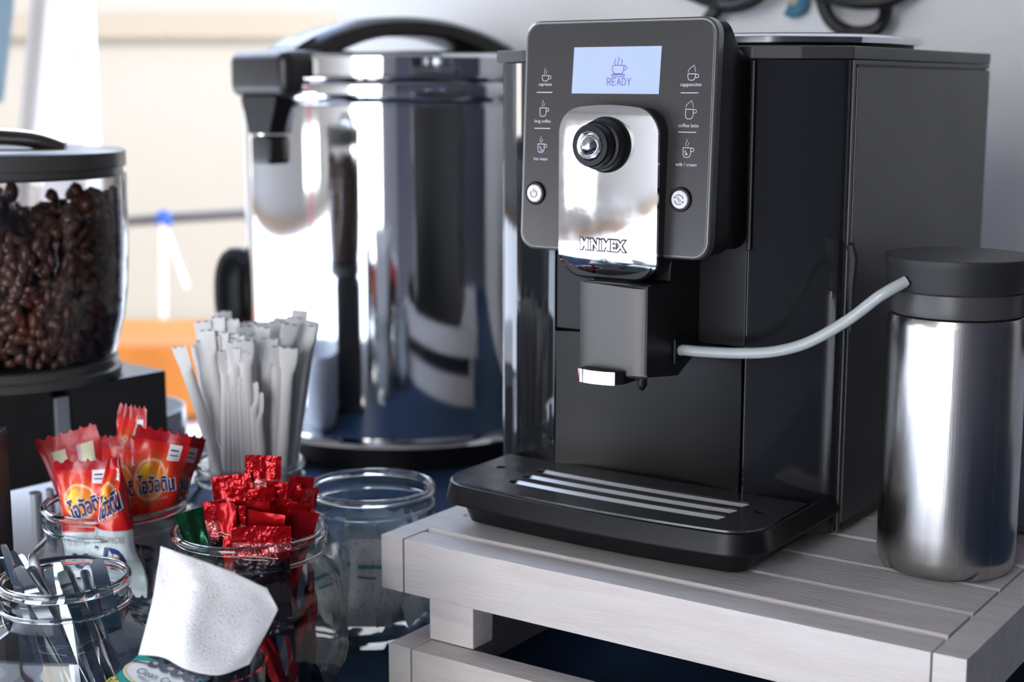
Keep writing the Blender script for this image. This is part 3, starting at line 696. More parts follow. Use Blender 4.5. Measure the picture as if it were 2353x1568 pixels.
# perforated grate plate with true slots
cu = bpy.data.curves.new('grate', 'CURVE'); cu.dimensions = '2D'; cu.fill_mode = 'BOTH'; cu.extrude = .0008
def spl(P):
    s_ = cu.splines.new('POLY'); s_.points.add(len(P)-1); s_.use_cyclic_u = True
    for i, p in enumerate(P): s_.points[i].co = (p[0], p[1], 0, 1)
ringp = tray_ring(-.0012, 0, yback=.1385); spl([(p.x, p.y) for p in ringp])
def slotp(y, x0, x1, w, bow=.003, n=14):
    f_y = lambda x: y - bow*(1-((x-(x0+x1)/2)/((x1-x0)/2))**2)
    P = [(x0+(x1-x0)*i/n, f_y(x0+(x1-x0)*i/n)-w/2) for i in range(n+1)]
    P += [(x1+.002, f_y(x1)+.001)] + [(x1-(x1-x0)*i/n, f_y(x1-(x1-x0)*i/n)+w/2) for i in range(n+1)] + [(x0-.003, f_y(x0))]
    return P
for y in (.0700, .0895, .1090): spl(slotp(y, .0765, .2555, .0135))
for sx_ in (.272, .045): spl([(sx_+.0042*cos(2*pi*i/20), .0985+.0042*sin(2*pi*i/20)) for i in range(20)])
ob = bpy.data.objects.new('g', cu); COL.objects.link(ob); dg = bpy.context.evaluated_depsgraph_get(); dg.update()
me = bpy.data.meshes.new_from_object(ob.evaluated_get(dg)); bpy.data.objects.remove(ob)
gr = bpy.data.objects.new('grate_plate', me); COL.objects.link(gr); me.transform(Matrix.Translation(V((0, 0, .0380))-MO)); gr.parent = mach
me.materials.clear(); me.materials.append(mat('polished_dark_steel', (.17, .17, .17), .2, metal=.8, rnoise=.08, nscale=40)); gr.parent = dt
for y in (.0700, .0895, .1090):  # pale strips standing in for sky light caught in the slots
    q = MB(); P = slotp(y, .0765, .2555, .0135); n = 14
    lo = [V((x, yy-.0002, .0315)) for x, yy in P[:n+1]]; hi = [V((x, yy+.0132, .0376)) for x, yy in P[:n+1]]
    mid = [V((x, yy+.0080, .0358)) for x, yy in P[:n+1]]
    q.loft([[a, b, c, c+V((0, 0, -.0006)), b+V((0, 0, -.0006)), a+V((0, 0, -.0006))] for a, b, c in zip(lo, mid, hi)], True, True)
    q.build('slot_glint', M['white'] if False else mat('slot_glint_pale', (.85, .84, .83), .35, metal=.2), dt, org=MO)

# ---------------------------------------------------------------- milk canister with hose
cc = V((.3125, 1.043, .12))
can = thing('milk_canister', cc, 'brushed steel milk canister with black lid standing on the crate', 'canister')
q = MB(); q.lathe([(.001, .002), (.044, .0015), (.0462, .003), (.0478, .0075), (.0484, .014), (.0482, .10), (.0476, .178), (.0462, .1835), (.044, .185)], n=72, cap=True); q.build('steel_body', M['steel'], can)
q = MB(); q.lathe([(.044, .184), (.0462, .1852), (.0468, .190), (.0464, .2005), (.0455, .2015)], n=64, cap=True); q.build('lid_collar', M['lidgrey'], can)
q = MB(); q.lathe([(.0455, .2015), (.0480, .2020), (.0488, .207), (.0505, .2195), (.0512, .2235), (.0506, .2248), (.049, .2252), (.001, .2250)], n=64, cap=False); q.build('lid', M['rubber'], can)
hs = [W(.2008, .1075, .148)] + [at(*p) for p in ((1570, 805, 1.088), (1620, 809, 1.080), (1700, 812, 1.068), (1780, 808, 1.057), (1860, 786, 1.045), (1950, 735, 1.031), (2020, 682, 1.019), (2083, 646, 1.0195))]
def smooth(P, k=6):
    out = []
    for i in range(len(P)-1):
        p0, p1, p2, p3 = P[max(i-1, 0)], P[i], P[i+1], P[min(i+2, len(P)-1)]
        for j in range(k):
            t = j/k; out.append(.5*((2*p1)+(p2-p0)*t+(2*p0-5*p1+4*p2-p3)*t*t+(3*p1-p0-3*p2+p3)*t**3))
    return out + [P[-1]]
hose = thing('milk_hose', hs[0], 'milky white silicone hose from the spout to the canister lid', 'hose')
q = MB(); q.tube(smooth(hs), .0041, 14); q.build('hose_tube', M['tubing'], hose, org=hs[0])
q = MB(); d_ = (hs[1]-hs[0]).normalized(); q.tube([hs[0]-d_*.003, hs[0]+d_*.0005, hs[0]+d_*.001, hs[0]+d_*.006, hs[0]+d_*.007, hs[0]+d_*.009], [.0046, .0046, .0053, .0053, .0047, .0047], 16)
q.build('hose_fitting', M['glass'], hose, org=hs[0])
q = MB(); q.tube([hs[-1]+V((0, 0, .001)), hs[-1]+(V((.3125, 1.043, hs[-1].z))-hs[-1]).normalized()*.006], .0055, 14); 
q.build('hose_hole', M['black'], can, org=cc)

# plastic drawer box behind the canister
bx = thing('storage_box', W(.435, .355, .0003), 'pale grey plastic drawer box on the crate, right of and behind the canister', 'box', rotz=-YAW)
def bb(a, b, bev=.003): z = MB(); z.box(a, b, bev); return z
bb((-.085, -.075, .0), (.085, .08, .134)).build('box_body', M['lavender'], bx)
for z0 in (.006, .070): bb((-.081, -.0785, z0), (.081, -.0752, z0+.056), .0015).build('drawer', M['lavender'], bx)
bb((-.087, -.080, .1342), (.087, .081, .1414), .0025).build('box_lid', M['lavender'], bx)
bag = bb((-.083, -.070, .0), (.083, .075, .055), .010).build('carry_case', M['purple'], None); bag.location = W(.435, .355, .1420); bag.rotation_euler.z = -YAW
tag(bag, 'dark purple case lying on the pale grey drawer box', 'case')

# ================================================================ WATER URN
UC = V((-.143, 1.963, 0)); ur = .2035
urn = thing('water_urn', UC, 'large polished steel water urn with black bail handle', 'urn')
q = MB(); q.lathe([(.19, .0), (.196, .004), (.196, .026), (.19, .028)], n=72, cap=True); q.build('urn_base', M['black'], urn)
q = MB(); q.lathe([(.19, .030), (.2110, .0308), (.2125, .0325), (.2110, .0342), (.2, .036)], n=96, cap=True); q.build('base_ring', M['steel_urn'], urn)
q = MB(); q.lathe([(.198, .036), (ur, .042), (ur, .20), (ur, .437), (ur-.003, .4405), (ur+.001, .443), (ur+.0035, .449), (ur+.0035, .463), (ur, .4675)], n=128, cap=True); q.build('urn_body', M['steel_urn'], urn)
q = MB(); q.lathe([(ur-.004, .4675), (ur+.006, .4685), (ur+.0065, .471), (ur-.006, .4735)], n=96, cap=True); q.build('lid_flange', M['steel_urn'], urn)
q = MB(); q.lathe([(.190, .473), (.192, .4745), (.192, .495), (.188, .499), (.15, .503), (.001, .506)], n=96); q.build('urn_lid', M['steel_urn'], urn)
ha = atan2(-.143, -.147); hd = V((cos(ha), sin(ha), 0)); hs_ = V((-sin(ha), cos(ha), 0))
q = MB(); rings = []
for i in range(33):
    t = i/32; s_ = -1+2*t; r_ = -s_*.200
    zc = .466 + .070*max(0, 1-abs(s_)**2.2)**.8; th = .012+.016*abs(s_)**3; wd_ = .028+.012*abs(s_)
    c_ = hd*r_; 
    rings.append([c_ + hs_*wd_*a + V((0, 0, zc+th*b)) for a, b in ((-1, -.6), (-.8, -1), (.8, -1), (1, -.6), (1, .5), (.7, 1), (-.7, 1), (-1, .5))])
q.loft(rings); q.build('bail_handle', M['grinder'], urn)
# front block of the handle with spout and lever
def obox(c, a, b, bev): 
    t = bmesh.new(); bmesh.ops.create_cube(t, size=1)
    for v_ in t.verts: v_.co = V([(a[i]+b[i])/2 + v_.co[i]*(b[i]-a[i]) for i in range(3)])
    if bev: bmesh.ops.bevel(t, geom=list(t.edges), offset=bev, segments=3, profile=.5, affect='EDGES')
    m_ = Matrix((( hd.x, hs_.x, 0, c.x), (hd.y, hs_.y, 0, c.y), (0, 0, 1, c.z), (0, 0, 0, 1)))
    z = MB(); z.merge(t, 0, m_); return z
bk = obox(V((0, 0, 0)), (.150, -.058, .448), (.226, .058, .503), .014).build('handle_block', M['grinder'], urn)
z = MB(); z.loft([[hd*a + hs_*b + V((0, 0, zz)) for a, b in ((.19, -w), (.222, -w*.8), (.222, w*.8), (.19, w))] for zz, w in ((.449, .045), (.44, .042), (.415, .030), (.405, .026))]); z.build('spout_hood', M['black'], urn)
z = obox(V((0, 0, 0)), (.196, -.021, .368), (.222, .021, .403), .007); z.build('tap_button', M['grinder'], urn)
z = MB()
for i in range(3): z.tube([hd*(.206) + hs_*(-.013+.013*i) + V((0, 0, .37)), hd*(.208)+hs_*(-.013+.013*i)+V((0, 0, .10))], .0035, 8)
# loop handle on the left side
z = MB(); P_ = [V((-.203, 0, .262-.03)), V((-.218, 0, .236)), V((-.226, 0, .22)), V((-.228, 0, .19)), V((-.226, 0, .165)), V((-.218, 0, .148)), V((-.203, 0, .142))]
z.tube(smooth(P_, 4), [(.011, .024)]*25, 12); z.build('side_handle', M['black'], urn)

# ================================================================ GRINDER WITH HOPPER
GC = V((-.478, 1.405, 0))
gz = thing('coffee_grinder', GC, 'black coffee grinder carrying a clear hopper of roasted beans', 'grinder')
tn = V((-.411, 1.356, 0)); tf = V((-.336, 1.446, 0)); d1 = (tf-tn).normalized(); d2 = V((-d1.y, d1.x, 0))
def gq(a, b, h): p = tn + d1*a + d2*b - GC; return V((p.x, p.y, h))
z = MB(); z.prism([(0.004, .0), (.114, .0), (.114, .14), (0.004, .14)], .012, .1875, gq, .003); z.build('motor_housing', M['grinder'], gz)
z = MB(); z.prism([(-.012, -.001), (.0035, -.001), (.0035, .13), (-.012, .13)], .012, .179, gq, .002); z.build('front_trim', M['alu'], gz)
z = MB(); z.prism([(-.13, .0), (-.0125, .0), (-.0125, .13), (-.13, .13)], .10, .196, gq, .006); z.build('grinding_head', M['grinder'], gz)
z = MB(); z.prism([(-.03, -.012), (.13, -.012), (.13, .16), (-.03, .16)], .0, .0118, gq, .002); z.build('grinder_base', M['grinder'], gz)
for a_, r_ in ((-.095, .012), (-.045, .006), (-.03, .004)):
    z = MB(); z.lathe([(r_*.8, .04), (r_, .045), (r_, .0985), (r_*.8, .0995)], gq(a_, -.012, 0), 16, cap=True); z.build('dosing_lever', M['alu'], gz)
z = MB(); z.lathe([(.088, .188), (.103, .190), (.104, .197), (.100, .199), (.101, .206), (.097, .208)], n=64, cap=True); z.build('hopper_collar', M['lidgrey'], gz)
prof = [(.090, .205), (.0975, .2075), (.103, .222), (.1085, .245), (.1125, .275), (.1150, .32), (.1155, .380)]
z = MB(); z.lathe([(r_-.0025, h_) for r_, h_ in prof] + list(reversed(prof)), n=96); z.build('hopper_bowl', M['glass_h'], gz)
z = MB(); z.lathe([(.001, .378), (.110, .378), (.1125, .379), (.1125, .3865), (.1155, .3875), (.1155, .401), (.112, .4035), (.09, .4045), (.001, .4045)], n=96); ld = z.build('hopper_lid', M['lidgrey'], gz)
z = MB(); z.tube(smooth([V((-.055, -.03, .404)), V((-.035, -.03, .4125)), V((.0, -.03, .4155)), V((.045, -.03, .4125)), V((.072, -.03, .404))], 5), [(.0035, .012)]*21, 12); z.build('lid_grip', M['chrome'], ld)
# beans: a filled hopper nobody could count
z = MB(); bt = bmesh.new(); bmesh.ops.create_icosphere(bt, subdivisions=1, radius=1)
bv = [v_.co.copy() for v_ in bt.verts]; bf = [[v_.index for v_ in f.verts] for f in bt.faces]; bt.free()
def wallr(h):
    for (r0, h0), (r1, h1) in zip(prof, prof[1:]):
        if h0 <= h <= h1: return r0+(r1-r0)*(h-h0)/(h1-h0)
    return .09
def bean(p, s_=1.0):
    from mathutils import Euler
    E_ = Euler((rnd(0, 6), rnd(0, 6), rnd(0, 6))).to_matrix(); sc_ = V((.0085, .0060, .0042))*s_*rnd(.8, 1.3)
    cr_ = rnd(.6, 1.1)
    vs = []
    for c_ in bv:
        q_ = V((c_.x*sc_.x, c_.y*sc_.y, c_.z*sc_.z)); q_.z += .0012*cr_*(abs(c_.x)**2) * s_
        vs.append(z.v(p + E_ @ q_))
    for f in bf: z.f([vs[i] for i in f])
n_b = 0
while n_b < 2200:
    a = rnd(0, 2*pi); h = rnd(.212, .362)
    lim = .338 + .012*sin(3*a+1) + .008*sin(7*a)
    if h > lim: continue
    rr = wallr(h)-.0045-.0035 - abs(R.gauss(0, .004))
    if rr < .02: continue
    bean(V((rr*cos(a), rr*sin(a), h))); n_b += 1
for i in range(450):
    a = rnd(0, 2*pi); rr = .106*sqrt(rnd(0, 1)); lim = .338 + .012*sin(3*a+1) + .008*sin(7*a)
    bean(V((rr*cos(a), rr*sin(a), lim + rnd(-.006, .008))), 1.1)
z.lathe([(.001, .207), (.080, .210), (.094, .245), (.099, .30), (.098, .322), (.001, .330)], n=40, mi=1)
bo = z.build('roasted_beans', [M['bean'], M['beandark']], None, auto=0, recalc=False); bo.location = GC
tag(bo, 'dark roasted coffee beans filling the clear grinder hopper', 'coffee beans', kind='stuff')
# white things around the grinder foot
z = MB(); z.prism([(-.70, .17), (-.56, .17), (-.56, .44), (-.70, .44)], .0005, .0025, Wp, .0005)
tag(z.build('paper_mat', M['ceramic'], org=Wp(-.63, .3, 0)), 'white glossy mat on the table behind the coffee grinder', 'mat')
z = MB(); z.lathe([(.05, .0), (.068, .003), (.078, .02), (.084, .075), (.084, .104), (.081, .104), (.078, .07), (.07, .02), (.02, .012)], n=56, cap=True)
o = z.build('white_bowl', M['ceramic']); o.location = Wp(-.585, .235, .0026); tag(o, 'white glazed bowl at the left, seen under the grinder head', 'bowl')
z = MB(); p_ = at(-20, 1100, 1.12); z.box((p_.x-.03, 1.10, 0), (at(14, 1100, 1.12).x, 1.13, at(0, 985, 1.12).z), .002)
tag(z.build('menu_stand', M['black'], org=(p_.x, 1.115, 0)), 'black upright stand cut off by the left edge', 'stand')

# ================================================================ JARS
def jar(X, Y, rim_r, h, label, belly=1.25, sides=8, turn=0.0, name='glass_jar'):
    j = thing(name, (X, Y, 0), label, 'jar', 'clear glass storage jars', rotz=turn)
    rb = rim_r*belly; nk = rim_r*.93; k = h/.14
    out = [(.45*rb, .0), (.74*rb, .001*k), (.80*rb, .006*k), (.80*rb, .014*k, .3), (.93*rb, .030*k, .8), (rb, .050*k, 1), (rb, .080*k, 1), (.97*rb, .090*k, 1), (.86*rb+.1*nk, .101*k, .6), (nk*1.01, .112*k, .2), (nk, .118*k), (nk, .128*k), (rim_r*.985, .133*k)]
    inn = [(max(.001, p[0]-.0028), p[1]+(.008*k if i < 3 else .001)) + tuple(p[2:]) for i, p in enumerate(out)]
    z = MB(); z.lathe([(.001, 0)] + out, n=96, sides=sides); z.build('jar_body', M['glass'], j, auto=25)
    z = MB(); z.lathe([(.001, .009*k)] + inn[2:], n=96, sides=sides); z.build('inner_wall', M['glass_in'], j, auto=25)
    z = MB(); n = 96; t = []
    for i in range(n+1):
        a = 2*pi*i/n; t.append(V((cos(a)*(rim_r-.0022), sin(a)*(rim_r-.0022), h-.0028)))
    ringz = []
    for i in range(n):
        a = 2*pi*i/n; ringz.append([V(((rim_r-.0026+.0026*cos(b))*cos(a), (rim_r-.0026+.0026*cos(b))*sin(a), h-.0034+.0034*sin(b))) for b in [2*pi*q_/10 for q_ in range(10)]])
    ringz.append(ringz[0]); z.loft(ringz, False, False); z.build('jar_rim', M['rimglass'], j)
    z = MB(); ringz = []
    for i in range(n+1):
        a = 2*pi*(i % n)/n; rr = nk+.0018; ringz.append([V(((rr+.0013*cos(b))*cos(a), (rr+.0013*cos(b))*sin(a), .122*k+.0016*sin(b))) for b in [2*pi*q_/8 for q_ in range(8)]])
    z.loft(ringz, False, False); z.build('neck_bead', M['rimglass'], j)
    return j
JR = V((-.1945, 1.073, 0)); JE = V((-.1190, 1.229, 0)); JO = V((-.3165, 1.158, 0)); JS = V((-.2985, .960, 0)); JT = V((-.2365, 1.316, 0))
jar(JR.x, JR.y, .0575, .140, 'glass jar crammed with shiny red coffee sachets, beside the tissue', 1.25, 8, .2)
jar(JE.x, JE.y, .0548, .130, 'glass jar of white sugar sachets against the left corner of the crate', 1.18, 8, .5)
jar(JO.x, JO.y, .0570, .136, 'glass jar holding the red malt drink packets with Thai lettering', 1.22, 8, .1)
jar(JS.x, JS.y, .0440, .140, 'small-necked faceted glass jar of metal stirrers in the lower left corner', 1.65, 6, .35)
jar(JT.x, JT.y, .0500, .130, 'glass jar full of paper wrapped straws', 1.18, 8, .0)

# ---------------------------------------------------------------- sachets
def sachet(name, base, up, side, L, Wd, T, m, label, cat, group, seal=.010, serr=True, texts=None, curl=0.0, pinch=.0, nu=12, nv=22, sc_n=.0, seed=0):
    base, up, side = V(base), V(up).normalized(), V(side)
    side = (side - up*side.dot(up)).normalized(); nrm = side.cross(up).normalized()   # faces outward (towards -y for side=+x)
    sl = seal/L
    def prof(v): 
        a = min(1, max(0, (v-sl)/.18)); b = min(1, max(0, (1-sl-v)/.18)); return (a*a*(3-2*a))**.75*(b*b*(3-2*b))**.75
    def P(u, v, s_):
        t = T*.5*prof(v)*max(0, 1-abs(u)**2.6)**.6 + .0003
        w = Wd*.5*(1-.07*prof(v))*(1-pinch*v)
        wob = .0016*noise.noise(V((u*1.7+seed*3.1, v*4, seed))) + curl*(v*v)*.03 + .0012*sin(v*9+seed)*u + T*.10*sin(u*8+seed*2)*math.exp(-((v-.80)/.10)**2) + T*.08*sin(u*3+v*22+seed)
        edge = 0
        if serr and (v <= 0 or v >= 1): edge = .0012*(1 if int(round((u+1)*nu*.5*1)) % 2 else -1)
        return base + up*(L*v+edge) + side*w*u + nrm*(s_*t + wob)
    z = MB(); uvl = z.bm.loops.layers.uv.new('UVMap')
    nu_ = nu*2 if serr else nu
    for s_ in (1, -1):
        g = [[z.v(P(-1+2*i/nu_, j/nv, s_)) for i in range(nu_+1)] for j in range(nv+1)]
        for j in range(nv):
            for i in range(nu_):
                vs = [g[j][i], g[j][i+1], g[j+1][i+1], g[j+1][i]]; uvs = [(i, j), (i+1, j), (i+1, j+1), (i, j+1)]
                if s_ < 0: vs.reverse(); uvs.reverse()
                f = z.f(vs, 0 if s_ > 0 or len(m) == 1 else 1)
                if f:
                    for lp, (a, b) in zip(f.loops, uvs): lp[uvl].uv = (a/nu_, b/nv)
    bmesh.ops.remove_doubles(z.bm, verts=list(z.bm.verts), dist=.00001)
    o = z.build(name, list(m), None, org=base, auto=50, recalc=False)
    tag(o, label, cat, group)
    for tx in (texts or []):
        z = MB(); s_, off = tx.get('side', 1), tx.get('off', .0005)
        def fn(a, b):   # a,b in metres on the unrolled face (a from centre, b from foot)
            u = max(-1, min(1, a/(Wd*.5))); v = max(0, min(1, b/L)); return P(u, v, s_) + nrm*s_*off
        if 'rect' in tx:
            x0, y0, x1, y1 = tx['rect']; n_ = 4
            gg = [[z.v(fn(x0+(x1-x0)*i/n_, y0+(y1-y0)*j/n_)) for i in range(n_+1)] for j in range(n_+1)]
            for j in range(n_):
                for i in range(n_): z.f([gg[j][i], gg[j][i+1], gg[j+1][i+1], gg[j+1][i]])
        else: put_text(z, tx['t'], tx['x'], tx['y'], tx['w'], fn, tx.get('rot', 0), bold=tx.get('bold', .02), hscale=tx.get('hs', 1))
        z.build(tx.get('name', 'lettering'), tx['m'], o, org=base, recalc=False, auto=0)
    return o
def brand(L, W_=.05):
    y = L*.70
    return [dict(t='โอวัลติน', x=.002, y=y-.002, w=W_*.76, rot=.28, bold=.05, m=M['white'], off=.0004, name='letter_outline', hs=1.7),
            dict(t='โอวัลติน', x=.002, y=y-.002, w=W_*.70, rot=.28, bold=.025, m=M['navy'], off=.0009, hs=1.75),
            dict(t='รสช็อกโกแลต', x=.004, y=y-.0140, w=W_*.45, rot=.28, bold=.0, m=M['greyp'], off=.0006, name='small_print'),
            dict(rect=(W_*.15, L*.835, W_*.38, L*.925), m=M['white'], off=.0005, name='white_patch'),
            dict(rect=(W_*.19, L*.888, W_*.33, L*.897), m=M['navy'], off=.0009, name='patch_print'), dict(rect=(W_*.19, L*.862, W_*.34, L*.868), m=M['navy'], off=.0009, name='patch_print'),
            dict(t='น้ำตาลทราย', x=0, y=L*.41, w=W_*.75, rot=.06, bold=.01, m=M['postg'], off=.0006, name='band_print'),
            dict(t='UD', x=.0, y=L*.24, w=W_*.62, rot=.0, bold=.05, m=M['navy'], off=.0006, name='lower_print'),
            dict(t='o', x=W_*.17, y=L*.24, w=W_*.10, rot=.0, bold=.08, m=M['orange'], off=.0009, name='orange_dot')]
G1 = 'red malt drink packets in one jar'
X = V((1, 0, 0)); MM = [M['front'], M['back']]
def bt_(px, py_, Y, top, lean=(0, 0), L=.15):   # foot point so that the top centre falls at (px,py)
    tp = at(px, py_, Y); up = V((lean[0], lean[1], 1)).normalized(); return tp - up*L, up
B = []
def malt(px, py_, Y, lean, L, Wd, T, side, label, back=False, mats=None, **k):
    b_, up = bt_(px, py_, Y, 0, lean, L)
    if b_.z < .012: 
        b_ = b_ + up*(.012-b_.z)/up.z; L = (at(px, py_, Y)-b_).length
    return sachet('drink_sachet', b_, up, side, L, Wd, T, mats or (list(reversed(MM)) if back else MM), label, 'sachet', G1, texts=None if back else brand(L, Wd), seed=len(B)+1+len(S.objects) % 7, **k)
malt(150, 993, 1.178, (-.30, .05), .128, .050, .012, (1, .05, .06), 'red malt sachet turned to its cream striped back, leftmost in its jar', back=True)
malt(236, 1003, 1.196, (-.05, .12), .120, .032, .008, (1, -.5, -.25), 'small folded red sachet flap behind the malt packets', back=True)
malt(306, 933, 1.183, (.08, .10), .140, .038, .016, (1, -.25, .1), 'malt sachet sticking up highest out of its jar', pinch=.35)
malt(292, 1008, 1.160, (.05, .12), .125, .042, .012, (1, -.1, .0), 'darker red malt sachet in the middle of the jar')
malt(378, 990, 1.158, (.22, .06), .130, .043, .016, (1, .12, -.03), 'large malt sachet leaning right, front right of its jar')
malt(420, 996, 1.185, (.30, .10), .130, .040, .014, (1, .5, -.22), 'rearmost malt sachet at the right of its jar')
malt(190, 1058, 1.117, (-.03, -.05), .105, .044, .014, (1, .02, .04), 'front left malt sachet with a clear blue Thai name')
malt(262, 1052, 1.108, (.06, -.06), .104, .056, .020, (1, -.2, -.10), 'pointed malt sachet with an orange sun print, front centre of its jar', pinch=.85)

# coffee stick sachets
G2 = 'red coffee stick sachets in one jar'
def stick(px, py_, Y, lean, L, Wd, side, label, m=None, T=.009, **k):
    b_, up = bt_(px, py_, Y, 0, lean, L)
    if b_.z < .012:
        b_ = b_ + up*(.012-b_.z)/up.z; L = (at(px, py_, Y)-b_).length
    return sachet('coffee_sachet', b_, up, side, L, Wd, T, [m or M['stick']], label, 'sachet', G2, seal=.014, serr=False, seed=len(S.objects) % 11, nu=8,
                  texts=[dict(rect=(-Wd*.33, L-.0228, Wd*.30, L-.0221), m=M['greyp'], off=.0005, name='print_line'), dict(rect=(-Wd*.33, L-.0248, Wd*.12, L-.0241), m=M['greyp'], off=.0005, name='print_line')], **k)
stick(606, 1047, 1.105, (.06, .06), .120, .027, (1, 0, -.03), 'red foil sachet standing tallest at the back of its jar')
stick(530, 1092, 1.098, (-.12, .05), .115, .030, (1, .1, .05), 'red foil sachet at the back left with a plain seal')
stick(578, 1122, 1.080, (-.03, -.02), .112, .034, (1, 0, -.13), 'red foil sachet lying across the jar centre with glaring seal')
stick(652, 1108, 1.085, (.10, .02), .112, .026, (1, 0, -.30), 'red foil sachet right of centre tilted to the right')
stick(695, 1096, 1.088, (.22, .03), .115, .020, (1, .5, -.35), 'narrow red foil sachet near the right of the jar')
stick(714, 1122, 1.083, (.26, .0), .112, .016, (1, 1.3, -.5), 'dark red foil sachet touching the right rim of the jar')
stick(664, 1150, 1.060, (.22, -.10), .108, .034, (1, .1, -.42), 'red and black foil sachet slanting behind the right front rim')
stick(700, 1175, 1.052, (.30, -.12), .100, .022, (1, .3, -.6), 'crumpled bright red foil sachet at the right front', m=M['stick2'])
stick(492, 1152, 1.036, (-.10, -.12), .100, .017, (1, .1, -.10), 'upright red foil sachet nearest the green one', m=M['stick'], T=.012)
stick(517, 1156, 1.034, (-.04, -.13), .100, .015, (1, -.2, -.08), 'upright red foil sachet second from the green one', m=M['stick2'], T=.012)
stick(542, 1160, 1.038, (.02, -.12), .100, .015, (1, -.4, -.05), 'upright dull red foil sachet, third from the green one', T=.010)
stick(578, 1152, 1.044, (.04, -.10), .100, .026, (1, .1, -.45), 'folded red foil sachet with a cream corner at the front centre', m=M['stick2'])
stick(612, 1178, 1.038, (.12, -.14), .098, .028, (1, .0, -.42), 'wrinkled bright red foil sachet right of the front centre', m=M['stick2'])
stick(600, 1210, 1.027, (.02, -.12), .085, .042, (1, .0, .32), 'dark red foil sachet lying low against the front rim')
b_, up = bt_(448, 1170, 1.070, 0, (-.25, -.05), .11)
sachet('coffee_sachet', b_, up, (1, .3, .55), .11, .030, .012, [M['green']], 'the single green foil sachet at the left of the red ones', 'sachet', G2, seal=.012, serr=False, seed=3)
# lower layer visible through the glass
rr_ = random.Random(5)
spots = [(-.040, -.040), (-.015, -.052), (.012, -.052), (.036, -.040), (.050, -.018), (.052, .008), (-.052, -.015), (.022, -.030), (-.018, -.028), (.038, .022), (.0, -.040), (.044, -.030), (.030, -.010), (.026, -.050), (-.03, -.05), (.046, .018)]
for i, (dx, dy) in enumerate(spots):
    a = rr_.uniform(-.5, .5); up = V((rr_.uniform(-.35, .35), rr_.uniform(-.1, .1), 1)).normalized(); sd = V((-dy, dx, rr_.uniform(-.2, .2)))
    if sd.x < 0: sd = -sd
    L_ = rr_.uniform(.078, .092); b_ = JR + V((dx*.88, dy*.88, .014))
    sachet('coffee_sachet', b_, up, sd, L_, .024, .007, [M['stick'] if i % 3 else M['stick2']], 'foil coffee sachet seen through the lower glass of the red jar', 'sachet', G2 + ', lower layer', seal=.010, serr=False, seed=i, nu=6, nv=14)
# sugar sachets
rr_ = random.Random(9)
spots = [(-.045, -.032), (-.024, -.046), (.002, -.052), (.026, -.044), (.042, -.026), (-.010, -.028), (.018, -.024), (.050, .002), (-.05, -.004), (-.03, .01), (.02, .018), (0, .0)]
for i, (dx, dy) in enumerate(spots):
    up = V((rr_.uniform(-.5, .5), rr_.uniform(-.1, .1), 1)).normalized(); sd = V((-dy, dx, rr_.uniform(-.2, .2)))
    if sd.x < 0: sd = -sd
    L_ = rr_.uniform(.080, .094); b_ = JE + V((dx*.86, dy*.86, .020)) - V((up.x*.02, 0, 0))
    sachet('sugar_sachet', b_, up, sd, L_, .038, .011, [M['sugar']], 'white and blue sugar sachet inside the jar by the crate corner', 'sachet', 'sugar sachets in the jar by the crate', seal=.006, serr=False, seed=i+20, nu=6, nv=12,
            texts=[dict(rect=(-.012, L_*.60, .010, L_*.64), m=M['tealp'], off=.0006, name='teal_print'), dict(rect=(-.012, L_*.50, .004, L_*.525), m=M['tealp'], off=.0006, name='teal_print')] if i < 8 else None)

# ---------------------------------------------------------------- paper wrapped straws
def straw(foot, top, label, seed, wid=.0056, group='paper wrapped straws in one jar', bend=0.0):
    foot, top = V(foot), V(top); d = top-foot; L = d.length; d.normalize(); sd = V((1, rnd(-.5, .5), 0)); sd = (sd-d*sd.dot(d)).normalized(); nn = d.cross(sd)
    z = MB(); rings = []; n = 12
    for t, a, b in ((0, .0046, .0032), (.3, .0048, .0046), (.85, .0048, .0046), (1-.022/L, .0050, .0042), (1-.016/L, .0060, .0010), (1-.008/L, .0066, .0006), (1, .0068, .0004)):
        c_ = foot + d*L*t + nn*bend*sin(t*pi)*.01 + sd*(.0006*sin(seed+t*9))
        rings.append([c_ + sd*a*wid/.0056*cos(2*pi*i/n) + nn*b*sin(2*pi*i/n) + (d*(.0016*(i % 2)) if t == 1 else V((0, 0, 0))) for i in range(n)])
    z.loft(rings, True, True)
    o = z.build('paper_straw', M['paper'], None, org=foot, auto=60)
    return tag(o, label, 'straw', group)
straw(JT+V((.010, -.030, .02)), at(412, 800, 1.262), 'bent paper wrapped straw leaning far out to the left', 1, .0066)
straw(JT+V((.002, -.028, .02)), at(476, 762, 1.272), 'paper wrapped straw with crimped neck, left front of the bundle', 2, .0062)
straw(JT+V((-.01, -.03, .03)), at(668, 748, 1.285), 'paper wrapped straw with the broad white end at the right', 3, .0064)
k = 0
for row, (dy, nr) in enumerate(((-.040, 9), (-.026, 10), (-.010, 9), (.008, 8), (.026, 6))):
    for i in range(nr):
        u = (i+.5)/nr*2-1; hx = sqrt(max(.0001, .0445**2-dy*dy)); k += 1
        neck = JT + V((u*hx*.92, dy, .120)); foot = JT + V((u*.022, dy*.55, .018))
        d = (neck-foot); top = foot + d*( (.240+rnd(-.010, .010)+.004*row*.5 - (.030 if (row == 0 and i > 6) else 0) - foot.z)/d.z)
        top.x = JT.x + .004 + (top.x-JT.x)*(.80 if top.x < JT.x else .95)
        straw(foot, top, 'white paper wrapped straw upright in the packed bundle', k, .0066)

